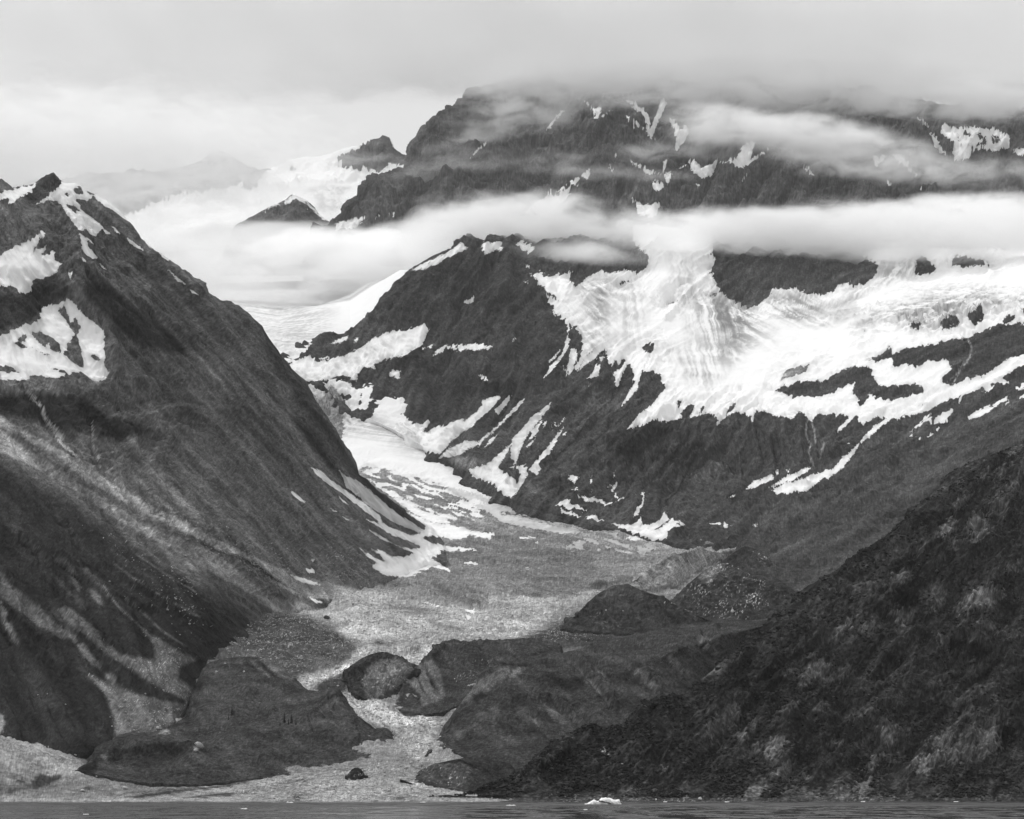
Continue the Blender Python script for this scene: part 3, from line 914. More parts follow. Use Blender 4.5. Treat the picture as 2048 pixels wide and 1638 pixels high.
FEATS_D = """
8 26 I: 390,950 450,905 540,835 620,820
6 22 R: 980,1050 1200,940 1330,915 1450,960
5 22 R: 280,870 480,720 700,710 1000,690
7 14 F: 715,1195 760,1152 900,1142 1150,1152 1300,1190
-4 34 F: 800,1230 950,1220 1150,1230
5 20 S: 1530,1130 1700,1090 2048,1080
5 18 I: 60,1240 300,1230 500,1260
5 24 R: 480,1090 640,980 850,920 1100,900
4 16 R: 500,1250 800,1200 1100,1160 1400,1200
-4 12 R: 700,1320 1000,1290 1300,1260
-5 12 R: 1030,730 1180,840 1280,900
4 10 R: 1100,690 1260,655 1420,770 1500,870
-4 8 I: 450,910 500,970 600,1050
-4 8 I: 385,965 430,1060
-3 7 I: 480,900 560,960 640,1020
-3 7 I: 530,880 620,960 700,1010
5 12 I: 300,1090 500,1130 700,1120
"""
FEATS_B = """
-5 9 M: 520,660 600,750 700,870 820,960
-5 9 M: 590,620 700,720 800,800
4 9 M: 556,640 650,740 760,880
-5 9 M: 340,850 440,950 520,1010
-5 9 M: 200,970 290,1070 340,1130
-4 8 M: 440,860 560,960 640,1010
4 8 M: 390,850 480,940 570,1010
-5 10 M: 1090,600 1180,670 1240,730
-5 9 M: 1290,450 1350,530 1400,580
-5 9 M: 1340,430 1400,490 1460,560
4 8 M: 1310,430 1380,520
6 14 M: 0,615 200,590 500,590 570,640
6 14 M: 700,600 850,600 930,660 1040,780
5 14 M: 280,715 420,700 530,715
6 14 M: 60,880 200,850 340,850 450,900
5 14 M: 0,1000 130,980 220,980 300,1070
6 12 M: 1080,590 1150,540 1280,440 1420,400
-6 18 M: 870,690 960,730 1010,780
5 12 I: 1630,640 1560,690 1440,770 1320,840 1210,960
-4 10 I: 1600,700 1480,800 1340,910
"""
FEATS_A = """
6 10 I: 980,860 1010,740 1060,670 1130,610 1190,565 1230,500
4 8 I: 1280,482 1500,480 1700,470
-4 7 I: 1150,640 1200,720 1260,800
-4 7 I: 1100,700 1150,800 1180,860
-4 7 I: 1060,760 1100,850
-4 8 I: 1660,500 1760,580
-3 7 I: 1350,520 1420,620
-3 7 I: 1500,500 1560,600
"""
FEATS_S = """
9 26 M: 200,1350 330,1200 450,1080 520,1040 640,1020
-8 18 M: 260,1340 400,1270 480,1200
8 24 M: 600,1400 800,1280 1050,1210 1150,1250
9 20 M: 960,930 1000,900 1200,740 1400,620 1460,600 1640,520
-8 14 M: 1130,860 1240,800 1340,760
-6 14 M: 1480,640 1600,600 1700,540
7 20 M: 720,1400 860,1330 1000,1300
7 20 M: 1330,1080 1420,960 1540,870 1700,800
-6 14 M: 1400,1130 1560,1040 1680,940
7 18 M: 1500,1220 1640,1120 1800,1000 1960,880
-7 16 M: 900,1400 1050,1360 1250,1390
10 22 O: 500,790 560,650 620,580 690,600
-7 14 O: 480,800 560,760 620,740
10 24 O: 1400,500 1410,440 1470,415 1600,440 1740,500
-16 30 O: 1500,500 1600,550 1700,590
9 26 O: 1320,1140 1400,1080 1530,1090 1620,1180
10 26 O: 1590,1050 1650,970 1800,960
-12 20 O: 1820,1060 1850,1200
-7 14 O: 1340,1330 1460,1290 1620,1290
8 20 O: 1240,1280 1310,1180 1360,1260
7 18 O: 970,1260 1040,1190 1100,1210
-7 16 O: 1000,1300 1100,1290
7 18 O: 1040,1120 1060,1010 1150,1000
7 18 O: 0,960 100,880 200,840 500,820
7 18 O: 330,970 470,870 600,850 760,860
7 18 O: 560,960 680,860 860,880
7 20 O: 240,1240 300,1130 420,1090
7 18 O: 640,1180 740,1090 900,1060 1200,1050
8 20 O: 300,1390 340,1290 440,1280 640,1340
-7 14 O: 640,1480 690,1440
7 18 O: 700,1450 800,1400 880,1480
-9 18 O: 1100,220 1200,195 1290,215
8 16 O: 1090,280 1150,245 1260,270
6 18 O: 100,560 300,480 600,400 760,330
6 18 O: 350,720 500,610 700,520 1000,470
6 18 O: 0,800 200,740 500,720 900,800 1300,760
6 18 O: 900,820 1200,850 1500,880 1800,870
6 18 O: 1250,640 1500,660 1700,760
7 18 N: 200,1250 480,1030 700,920 900,850
7 16 N: 700,1380 800,1290 900,1170
8 18 N: 1000,1150 1120,950 1240,930
8 18 N: 1100,1250 1150,1200 1250,1220
8 20 N: 1560,660 1620,570 1720,560 1740,640
8 20 N: 1740,520 1810,460 1870,490
7 18 N: 1540,1200 1640,1090 1760,1080
6 16 N: 1200,850 1400,730 1560,620
7 16 N: 1480,560 1560,460 1700,320 1840,210
-6 14 N: 1300,880 1450,780 1560,760
-7 14 N: 1640,760 1720,700 1780,640
6 16 N: 450,1500 600,1400 700,1240
6 16 N: 900,1020 1080,900 1200,840
"""
FEATS_DO = """
-7 9 C: 900,870 880,930 750,1040 680,1150 600,1220 520,1330
-6 8 C: 1060,920 900,1060 740,1190
-7 9 C: 1380,1150 1340,1230 1240,1430 1180,1480
-6 8 C: 1290,1090 1240,1200 1060,1420
-6 9 C: 600,1340 605,1400 590,1440
-12 14 D: 470,1010 450,1060 445,1120 475,1170 460,1220 490,1280
-8 12 D: 548,1160 535,1200 520,1250
-7 12 D: 1330,590 1355,640 1340,700 1290,770 1250,840
9 14 C: 820,1130 900,1100 1000,1080 1150,1080 1280,1090
8 12 B: 730,600 800,550 860,560 930,510 1000,490
8 12 B: 580,390 690,315 800,305 930,270 1050,230
-8 14 B: 980,700 1200,690 1400,680 1600,670
9 16 D: 270,860 500,820 640,760 780,740
9 16 D: 930,690 1120,620 1330,590 1500,520 1640,505
7 14 D: 560,1430 740,1340 960,1260 1200,1180
-7 12 D: 590,1460 760,1370 960,1300
7 14 D: 860,1330 960,1250 1100,1230
6 14 D: 300,1560 600,1480 900,1400
-8 10 C: 0,850 150,880 330,890
"""

# ------------------------------------------------------------------ the domed mountain and the snow basin on its right
DOME_P = """
T .040 40 - Z: 760,600 850,520 980,480 1080,560 1140,680 1120,760 1040,800 900,800 800,760
T .075 14 - B: 1430,975 1560,880 1638,860 1900,900 1750,1100 1600,1110 1500,1080 1440,1030
T .030 20 - C: 0,820 100,850 210,850 340,860 330,900 270,905 150,890 0,890
T .028 20 - C: 800,1130 900,1110 1000,1080 1150,1060 1250,1050 1230,1120 1100,1200 1000,1260 900,1230
T .030 16 - C: 1100,1180 1200,1190 1350,1150 1450,1180 1400,1260 1250,1280 1120,1260
T .062 30 - C: 560,1500 700,1200 900,1000 960,900 900,900 700,1060 560,1260 460,1420
T .07 14 - C: 360,1420 420,1380 480,1390 550,1440 600,1480 560,1520 460,1480
T .16 12 talus_cone C: 0,1240 100,1240 180,1270 110,1310 60,1290 0,1260
T .11 12 - C: 420,1380 480,1390 520,1420 450,1440
# snow ramp and patches round the dome
S .86 5 snowfield B: 505,500 570,470 650,435 655,450 690,485 740,470 860,440 940,400 980,370 1000,350 1080,315 1170,295 1200,305 1260,280 1315,255 1335,290 1310,350 1300,380 1250,405 1200,435 1100,460 1010,485 1030,515 960,505 920,550 915,590 880,570 840,545 790,570 730,580 700,590 640,575 570,570 540,530
D .55 20 - B: 560,540 700,520 900,460 1000,380 1100,330 1200,320 1100,400 900,490 700,540
S .86 4 snow_patch B: 760,375 830,340 870,325 850,355 800,368
S .86 4 snow_patch B: 900,355 925,338 930,345 905,358
S .86 4 snow_patch B: 700,455 740,445 760,455 720,462
S .86 4 snow_patch B: 835,600 880,605 885,630 850,630
S .86 4 snow_patch B: 885,640 905,632 900,655
S .86 4 snow_patch B: 1105,548 1138,520 1175,538 1168,568 1125,565
S .86 4 snow_patch B: 1300,400 1355,385 1362,395
S .86 4 snow_patch B: 1358,447 1400,400 1445,373 1430,405 1390,435
S .86 4 snow_patch B: 1462,390 1515,385 1510,405 1470,405
S .86 4 snow_patch B: 1520,385 1600,370 1638,375 1638,408 1560,410
S .86 4 snow_patch C: 55,640 140,618 228,640 150,655 60,655
S .86 4 snow_patch C: -10,633 50,633 30,648 -10,650
S .86 4 snow_patch C: 78,386 125,370 132,382 100,392
S .86 4 snow_patch C: 155,795 190,800 210,822 180,815
S .86 5 snow_patch C: 172,100 180,70 275,65 288,110 255,100 200,130
S .86 5 snow_patch C: 360,80 395,62 440,80 462,110 430,125 400,105
S .86 4 snow_patch C: 412,190 430,195 435,205 420,202
S .86 4 snow_patch C: 405,275 430,292 418,292
S .86 5 snow_patch W: 760,1365 850,1320 920,1290 1000,1250 1040,1225 1100,1185 1140,1215 1060,1250 1000,1280 930,1320 840,1360
# apron under the cliffs
S .84 5 snow_apron B: 1010,800 1060,808 1090,800 1120,792 1160,785 1230,825 1280,848 1335,820 1340,835 1300,880 1340,890 1380,860 1450,850 1445,890 1470,850 1520,825 1500,860 1560,830 1638,790 1600,850 1480,930 1430,985 1400,1020 1300,1010 1200,990 1100,940 1000,900 960,830
D .42 30 - B: 1150,800 1250,850 1330,890 1430,890 1520,850 1430,970 1280,960 1160,930 1080,880
# snow fingers in the gullies
S .80 4 snow_strip C: -120,1130 -40,1090 0,1050 40,1035 85,1045 180,960 180,930 230,910 278,905 230,970 130,1050 60,1110 0,1145 -60,1200 -140,1210
S .74 4 snow_strip C: 330,905 310,950 260,1010 250,980 300,930
S .74 4 snow_strip C: 150,1160 280,1050 370,950 415,913 360,980 260,1080 170,1155 60,1220 0,1240 -60,1240 0,1190 100,1150
D .45 30 - C: -60,1250 0,1180 150,1130 60,1230
S .70 4 snow_strip C: 548,943 490,990 440,1030 400,1080 350,1130 330,1180 345,1260 362,1275 380,1200 420,1120 460,1070 540,970
S .84 5 avalanche_snow C: 330,1170 270,1220 220,1270 160,1300 100,1310 120,1340 230,1380 300,1450 340,1455 365,1430 385,1400 420,1340 415,1290 370,1280 385,1330 375,1385 300,1330 260,1290 300,1230
S .86 4 snow_strip C: 622,1072 570,1140 490,1240 430,1305 470,1340 490,1310 470,1280 540,1220 580,1150
S .86 4 snow_patch C: 195,1178 225,1140 252,1125 225,1160
S .86 4 snow_patch C: 150,1160 170,1155 165,1180
S .86 4 snow_patch C: 435,1140 460,1085 500,1045 465,1120
S .86 4 snow_patch C: 410,1190 440,1160 470,1135 440,1170
S .86 4 snow_patch C: 520,1045 530,1042 500,1090
S .86 4 snow_patch C: 555,1060 565,1085 560,1070
S .86 4 snow_patch C: 575,1040 590,1070 583,1065
S .86 4 snow_patch C: 600,1060 625,1030 620,1045
S .86 4 snow_patch C: 618,1110 635,1105 630,1118
S .86 4 snow_patch C: 330,1290 352,1288 345,1305
S .86 4 snow_patch C: 645,1350 665,1345 700,1352 680,1380
S .86 4 snow_patch C: 672,1408 695,1402 700,1415
S .86 4 snow_strip C: 698,1448 780,1462 830,1480 880,1492 875,1500 830,1490 740,1475
S .86 4 snow_patch C: 895,1445 920,1455 905,1460
S .86 4 snow_strip C: 905,1478 945,1465 920,1480
S .86 4 snow_strip C: 878,1425 910,1375 900,1410 885,1432
S .86 4 snow_strip C: 868,1395 880,1380 875,1398
S .86 4 snow_strip C: 890,1355 900,1315 898,1340
S .86 4 snow_strip C: 768,1385 774,1350 778,1355
S .86 4 snow_patch C: 775,1412 785,1415 778,1422
S .86 4 snow_strip C: 580,1500 640,1468 690,1510 748,1530 660,1518 610,1505
S .86 4 snow_strip C: 600,1520 660,1540 720,1558 700,1560 620,1540
S .86 4 snow_strip C: 745,1565 775,1555 840,1590 790,1580
S .86 4 snow_strip C: 1008,1560 1020,1520 1050,1490 1052,1450 1035,1445 1055,1440 1060,1480 1040,1520 1020,1562
S .86 4 avalanche_snow C: 880,1610 980,1612 1010,1600 1035,1580 1050,1610 1080,1620 1120,1600 1160,1570 1170,1540 1185,1560 1190,1580 1160,1620 1215,1580 1240,1590 1285,1605 1240,1625 1190,1638 1180,1690 1100,1690 1000,1650
R 0 4 - J: 1000,520 1090,470 1100,480 1040,515
R 0 4 - J: 1140,495 1175,482 1190,490 1150,500
S .86 4 snow_strip C: 1420,1600 1480,1602 1530,1608 1490,1612
S .86 4 snow_strip C: 1525,1455 1562,1440 1535,1458
S .86 4 snow_strip C: 640,575 655,590 640,650 615,690 560,760 515,808 545,750 610,680 630,640
S .86 4 snow_patch C: 540,720 600,655 570,700
S .86 4 snow_strip C: 660,650 690,655 692,700 675,740 665,775 640,770 650,710
S .86 4 snow_strip C: 620,735 640,790 630,790
S .86 4 snow_strip C: 742,820 785,775 795,735 815,740 815,785 790,800
S .86 4 snow_patch C: 800,700 838,690 835,710
S .86 4 snow_patch C: 755,845 768,843 762,852
S .86 4 snow_strip C: 635,500 668,548 645,545
S .86 4 snow_patch C: 560,445 590,465 575,462
S .86 4 snow_patch C: 345,598 358,592 350,606
S .86 4 snow_patch C: 650,225 668,228 660,240
# the big snow basin
S .87 5 snow_basin C: 435,235 460,245 490,225 520,245 560,255 590,240 640,250 650,225 655,290 690,305 720,290 745,260 790,240 830,215 850,240 880,230 960,220 1025,235 1060,225 1085,190 1090,150 1060,120 1000,60 1000,-30 1420,-30 1440,100 1420,130 1450,160 1420,220 1450,270 1460,320 1480,345 1530,380 1638,430 1681,415 1761,345 1751,330 1796,318 1896,325 1936,350 2086,350 2116,305 2156,290 2216,310 2276,290 2326,245 2341,190 2256,140 2326,100 2600,100 2900,100 3134,100 3300,100 3300,480 3134,505 2996,515 2916,545 2826,585 2736,595 2616,625 2496,640 2426,670 2396,640 2346,680 2276,700 2326,720 2406,700 2426,745 2506,740 2566,745 2606,720 2656,720 2706,705 2746,750 2696,790 2676,830 2736,845 2816,815 2936,790 2996,740 3056,700 3134,680 3300,640 3300,690 3134,740 3056,770 2946,830 2846,885 2746,920 2646,960 2576,1000 2496,1010 2396,1040 2356,1070 2286,1130 2236,1170 2196,1230 2136,1300 2086,1335 2036,1355 1976,1400 1956,1420 1896,1420 1826,1440 1756,1425 1826,1390 1916,1360 2016,1330 2096,1300 2136,1250 2186,1210 2231,1170 2276,1110 2336,1060 2396,1025 2326,1020 2256,1060 2236,1050 2216,1010 2186,1040 2136,1090 2106,1105 2146,1060 2186,1020 2136,1000 2076,1010 2006,1000 1976,1040 1946,1010 1906,985 1876,1020 1836,1020 1776,1010 1726,990 1666,985 1656,1040 1636,1010 1576,985 1516,1010 1496,1025 1450,1072 1465,1035 1450,1010 1400,990 1350,1015 1310,1020 1290,960 1260,1030 1180,1045 1120,1030 1060,1060 970,1085 1030,1010 1100,960 1180,860 1150,790 1110,765 1080,775 1050,760 1030,830 1020,870 940,960 970,900 1010,830 990,740 970,720 940,790 910,860 905,810 890,780 930,760 960,720 940,700 920,740 900,700 880,745 860,690 840,650 770,710 700,770 740,700 800,650 770,660 740,690 690,765 680,750 715,700 725,640 720,570 690,530 640,500 600,470 560,420 540,380 520,330 480,285
R 0 4 - C: 470,290 500,300 540,340 590,380 590,388 540,360 500,320
R 0 4 - C: 1045,640 1080,620 1110,615 1120,640 1095,670 1060,655
R 0 4 - C: 910,298 950,275 1000,278 950,290
R 0 4 - C: 1240,930 1265,935 1255,965 1235,960
R 0 4 - C: 1310,1015 1340,960 1300,955 1260,1000 1260,1030
R 0 4 - C: 1360,1000 1370,965 1400,960 1390,985
R 0 4 - C: 1510,1005 1520,970 1560,945 1555,970
R 0 4 - C: 1170,420 1210,395 1255,376 1215,402
R 0 4 - C: 1400,362 1440,352 1480,340 1440,362
R 0 5 - D: 270,878 330,850 400,830 490,825 560,825 600,780 650,765 690,745 760,745 780,740 810,770 800,790 830,830 850,855 940,845 1080,845 1095,880 1000,910 900,930 830,920 790,880 790,910 770,940 740,960 735,920 700,890 720,820 690,840 640,860 580,895 520,912 430,905 375,915 330,890
R 0 4 - D: 1320,460 1370,440 1390,405 1425,440 1420,490 1380,510 1330,490
R 0 4 - D: 1180,510 1210,470 1250,460 1300,490 1260,530 1200,540
R 0 4 - D: 1515,500 1550,465 1600,470 1570,500 1530,510
R 0 4 - D: 1620,420 1660,430 1650,460
R 0 4 - D: 1000,510 1060,505 1075,545 1020,530
R 0 4 - D: 770,545 760,565 750,570
R 0 4 - D: 895,630 925,615 910,630
R 0 4 - D: 1055,965 1110,940 1090,955
R 0 4 - D: 1050,240 1045,170 1075,145 1120,160 1160,215 1140,235 1080,245
R 0 5 - D: 1240,180 1260,140 1330,150 1400,160 1460,205 1380,190 1300,205
R 0 3 - D: 490,715 497,712 498,726
T .20 6 rock_ledge D: 330,770 380,750 460,740 450,770 370,800 300,822 268,820
R 0 4 - D: 330,772 380,752 462,738 450,770 370,800 310,815
T .045 20 rock_band D: 910,700 930,670 1000,640 1120,625 1240,595 1330,585 1420,545 1500,515 1638,505 1700,500 1700,680 1560,700 1500,740 1440,790 1320,815 1240,845 1180,830 1200,790 1250,750 1210,705 1110,720 930,745
C .34 30 - D: 700,540 740,490 850,440 1000,380 1120,350 1300,340 1350,320 1500,340 1638,360 1700,370 1600,400 1500,440 1420,450 1300,470 1180,540 1050,545 900,500 800,520
D .34 30 - D: 180,410 280,330 400,330 520,370 570,480 480,500 350,510 240,450
D .30 60 - D: -60,360 20,380 150,440 240,580 60,640 0,660 -60,620
D .24 60 - C: 1310,370 1420,360 1520,400 1638,470 1638,570 1540,680 1440,640 1330,520
D .40 50 - C: 1200,660 1400,640 1500,720 1420,860 1300,800
D .26 50 - C: 730,300 860,270 895,330 860,500 790,630 750,480
D .50 60 - C: 900,330 990,300 1060,420 960,620 900,560
D .45 50 - C: 1200,140 1300,150 1340,340 1280,360
D .45 30 - C: 640,400 760,560 770,640 720,560
D .35 40 - D: 850,190 1050,160 1060,240 900,300 830,260
D .40 40 - D: 560,440 700,330 830,300 720,420 600,480
D .55 30 - D: 840,1005 1000,920 1200,860 1200,880 960,960 880,1020
# strips on the flank to the right
S .86 4 snow_strip D: 1325,1035 1380,990 1450,960 1545,908 1540,925 1440,990 1370,1030
S .86 4 snow_patch D: 1540,942 1560,930 1552,945
S .86 4 snow_strip D: 1110,1072 1150,1030 1220,990 1262,980 1200,1040 1150,1055
S .86 4 snow_strip D: 1018,1102 1070,1050 1130,1000 1090,1050 1040,1090
S .86 4 snow_strip D: 1090,1040 1140,1015 1120,1040
S .86 4 snow_strip D: 1115,1128 1160,1085 1190,1078 1140,1112
S .86 4 snow_patch D: 1195,1060 1225,1040 1205,1062
S .86 4 snow_patch D: 1015,1132 1025,1120 1030,1132
S .86 4 snow_patch D: 1060,1140 1080,1120 1070,1140
S .86 4 snow_patch D: 1275,930 1295,915 1285,945
S .86 4 snow_patch D: 1415,880 1430,855 1470,860 1440,888
S .86 4 snow_patch D: 1400,845 1460,815 1520,800 1560,840 1500,830 1440,850
S .86 4 snow_patch D: 1590,860 1638,835 1680,840 1620,862
S .86 4 snow_patch D: 1610,915 1650,890 1680,890 1640,915
S .86 4 snow_patch D: 680,1160 690,1158 685,1166
S .86 4 snow_strip D: 118,1418 170,1370 270,1333 275,1358 200,1390
S .86 4 snow_patch D: 278,1320 292,1315 296,1335
S .86 4 snow_patch D: 338,1310 358,1305 350,1318
S .86 4 snow_strip D: 250,1403 330,1350 472,1293 460,1315 370,1365
S .86 4 snow_strip D: 30,1462 68,1440 45,1458
S .86 4 snow_strip D: 0,1605 40,1607 10,1614
S .86 4 snow_patch D: 155,1610 185,1606 172,1620
# meltwater
L .30 1.3 waterfall D: 470,1010 450,1060 445,1120 475,1170 460,1220 490,1280
L .26 1.1 waterfall D: 480,1040 492,1100 500,1160
L .22 1.0 waterfall D: 548,1160 535,1200 520,1250
L .24 1.0 waterfall D: 1330,590 1355,640 1340,700 1290,770 1250,840
L .20 .8 - D: 1340,700 1310,720 1270,790 1220,830
L .018 1.0 - C: 900,870 880,930 750,1040 680,1150 600,1220 520,1330
L .018 1.0 - C: 1060,920 900,1060 740,1190
L .018 1.2 - C: 1380,1150 1340,1230 1240,1430 1180,1480
L .018 1.0 - C: 1290,1090 1240,1200 1060,1420
L .018 1.2 - C: 600,1340 605,1400 590,1440
"""


def dome_relief(L):
    dome = np.clip((1150 - L.PX) / 150, 0, 1)
    right = np.clip((L.PX - 1450) / 250, 0, 1)
    cliff = np.clip(1 - np.abs(L.PY - 900) / 110, 0, 1) * np.clip((L.PX - 1150) / 120, 0, 1) * np.clip((1720 - L.PX) / 120, 0, 1)
    r = dome * 18 * L.st(95, 700, 4, 1, ang=75, ridged=True) + (1 - dome) * (1 - right) * 18 * L.st(85, 800, 4, 2, ang=50, ridged=True)
    r = r + right * 15 * L.st(90, 900, 4, 3, ang=33, ridged=True)
    r = r + 22 * L.fb(420, 4, 4) - 6 * L.terr(60, 31, ang=12) + 5 * L.fb(70, 4, 5, ridged=True) + 2.2 * L.fb(22, 4, 6, ridged=True) + cliff * 22 * L.st(60, 220, 4, 7, ang=70, ridged=True)
    ice = L.mask("1700,640 1740,600 1830,600 1950,570 2100,570 2100,640 1990,620 1880,670 1800,650", 30)
    r = r + 30 * ice * L.fb(60, 5, 9, ridged=True)
    return r


def dome_tones(L):
    dome = np.clip((1150 - L.PX) / 150, 0, 1)
    right = np.clip((L.PX - 1450) / 250, 0, 1)
    s = dome * L.st(20, 260, 5, 21, ang=68) + (1 - dome) * (1 - right) * L.st(18, 330, 5, 22, ang=50) + right * L.st(22, 380, 5, 23, ang=33)
    return 0.36 * s + 0.2 * L.fb(180, 5, 24) + 0.2 * L.fb(24, 4, 25, ridged=True)


DOME = land("domed_mountain", 560, 2190, [
    "540,735,6850 560,738,6800 595,757,6740 620,764,6710 648,772,6680 665,794,6600 690,819,6500 742,839,6420 780,856,6340 850,896,6100 900,916,5990 940,945,5850 1000,985,5600 1040,1010,5480 1100,1027,5390 1150,1040,5310 1250,1065,5140 1330,1085,5000 1400,1100,4880 1480,1140,4500 1560,1240,3830 1620,1265,3700 1800,1310,3600 2190,1310,3550",
    "540,728,6960 595,748,6830 620,755,6800 648,762,6770 665,780,6700 690,800,6620 742,818,6530 780,830,6460 850,855,6300 900,880,6140 940,905,6000 1000,940,5760 1040,965,5650 1100,985,5560 1150,1000,5480 1250,1022,5320 1330,1045,5180 1400,1058,5060 1480,1085,4760 1560,1140,4400 1620,1150,4300 1800,1150,4150 2000,1130,4080 2190,1100,4050",
    "540,725,7200 600,735,6950 650,745,6850 700,750,6800 800,755,6720 900,780,6480 1000,800,6280 1100,805,6200 1200,810,6140 1300,835,6000 1400,845,5940 1500,848,5900 1600,850,5800 1700,865,5650 1800,880,5450 1900,850,5400 2048,800,5350 2190,750,5350",
    "540,720,7400 600,706,7250 650,690,7150 700,700,7050 800,690,6980 900,670,6900 1000,670,6850 1100,680,6750 1200,700,6700 1300,730,6600 1400,745,6550 1500,750,6520 1600,750,6480 1700,745,6350 1800,735,6180 1900,710,6100 2048,680,6050 2190,650,6000",
    "540,715,7600 575,712,7500 598,690,7480 620,683,7450 636,666,7440 660,661,7430 677,666,7420 700,661,7400 728,652,7380 750,640,7360 760,618,7360 776,587,7360 790,565,7360 815,543,7380 850,522,7400 880,508,7420 920,500,7450 980,505,7480 1040,515,7480 1100,540,7450 1200,550,7450 1300,560,7450 1400,580,7400 1500,620,7250 1600,640,7150 1700,610,7250 1800,590,7250 1900,590,7150 2048,570,7050 2190,560,7000",
    "540,716,7700 575,713,7600 598,691,7580 620,684,7550 636,667,7540 660,662,7530 677,667,7520 700,662,7500 728,653,7480 750,641,7460 760,617,7480 776,586,7480 790,564,7500 815,541,7520 850,518,7560 880,503,7600 920,490,7680 980,478,7800 1040,470,7900 1100,470,8050 1300,450,8300 1500,470,8300 1700,480,8300 1800,500,8200 2190,490,8200",
    "540,760,8100 650,720,8000 750,690,7950 800,600,8000 900,540,8100 1000,500,8300 1200,470,8700 2190,480,8800",
], dome_relief, dome_tones, DOME_P, M_MID, .054, feats=FEATS_DO, fall=55, warp=(10, 4), smoothY=60,
    label="dark domed mountain holding a wide snow basin on its flank")

# ------------------------------------------------------------------ the cloud-wrapped massif behind
MASSIF_P = """
S .86 4 snowfield V: 55,845 90,815 150,795 230,755 225,785 170,835 110,838
S .86 4 snow_patch V: 130,795 160,775 150,790
S .86 4 snow_patch V: 175,765 215,740 210,755
S .86 4 snow_strip V: 285,400 330,440 360,425 345,470 328,472 325,445
S .86 4 snow_strip V: 355,468 395,440 370,465
S .86 3 snow_strip V: 140,515 175,465 205,448 170,480
S .86 4 snow_strip V: 455,395 480,405 548,462 552,540 577,570 545,545 535,470
S .86 4 snow_strip V: 598,400 620,405 585,480 560,545 555,520 570,480
S .86 4 snow_patch V: 630,470 665,505 712,518 685,570 655,602 660,540
S .86 4 snow_strip V: 455,462 500,490 525,520 490,505
S .86 4 snow_strip V: 470,645 520,662 575,690 605,690 620,640 605,650 607,690 560,697 500,665
S .86 4 snow_patch V: 700,638 730,650 760,670 818,650 800,700 760,712 720,680
S .86 4 snow_strip V: 835,645 900,630 935,570 970,570 950,640 1025,595 960,650 905,672 890,645
S .86 4 snow_patch V: 565,720 605,730 602,760 568,760
S .86 4 snow_strip V: 612,695 640,695 622,742
S .86 4 snowfield V: 475,790 520,820 595,815 570,865 500,855 500,820
S .86 4 snow_strip V: 660,680 695,660 685,670
S .86 3 snow_strip V: 385,655 412,690 400,665
S .86 3 snow_strip V: 410,635 418,610 425,610
S .86 3 snow_strip V: 255,715 285,700 310,680 305,710 260,715
S .86 3 snow_strip V: 230,745 245,725 262,745 245,735
S .86 3 snow_strip V: 440,722 450,700 445,712
S .86 3 snow_strip V: 915,725 942,692 925,720
S .86 4 snow_patch V: 1160,660 1185,675 1212,700 1190,698
S .86 4 snow_patch V: 1495,725 1510,728 1520,746
S .86 3 snow_patch V: 735,740 750,738 745,746
S .86 3 snow_patch V: 1640,745 1652,755 1635,760
S .86 4 snow_strip V: 1670,530 1690,545 1735,620 1700,595
S .86 4 snow_strip V: 1620,470 1660,490 1670,510
S .86 4 snow_patch V: 1440,630 1500,625 1460,660
S .86 4 snow_patch V: 1520,620 1560,620 1620,700 1570,660
S .86 4 snowfield V: 1730,490 1750,500 1845,605 1830,630 1770,638 1770,570 1715,530
S .86 5 snowfield V: 1760,515 1830,505 1920,520 1990,545 1990,590 1930,600 1860,590 1800,560
S .86 5 snow_patch V: 2000,605 2060,588 2100,600 2040,620
R 0 4 - V: 1810,520 1840,540 1800,545
R 0 4 - V: 1860,530 1900,545 1870,560
R 0 4 - V: 1850,580 1890,560 1900,580
R 0 4 - V: 1920,540 1960,560 1930,575
R 0 4 - V: 1780,540 1790,575 1805,590
S .86 4 snow_patch W: 1540,965 1600,920 1700,880 1780,850 1840,815 1830,850 1760,910 1640,950
S .86 3 snow_strip W: 1690,400 1735,335 1770,295 1800,290 1760,310 1710,390
S .86 3 snow_strip W: 1165,590 1230,530 1275,490 1240,530
S .86 3 snow_strip W: 490,1040 530,995 555,970 540,995
S .86 3 snow_patch W: 615,975 640,975 632,1010
S .86 4 snow_patch W: 250,1045 330,1030 390,1010 450,1000 420,1030 380,1080 250,1090
S .86 3 snow_strip W: 1840,790 1860,755 1890,790 1870,765
S .86 3 snow_strip W: 1885,735 1930,720 1975,670 1980,720 1960,745 1950,715
"""


def massif_relief(L):
    return 60 * L.fb(600, 5, 1, ridged=True) - 22 * L.terr(120, 3, ang=20) + 40 * L.st(180, 1500, 4, 2, ang=62, ridged=True) + 12 * L.fb(90, 4, 3, ridged=True)


def massif_tones(L):
    return 0.3 * L.st(40, 500, 5, 21, ang=60) + 0.12 * L.fb(200, 5, 22) + .14 * L.fb(50, 4, 23, ridged=True)


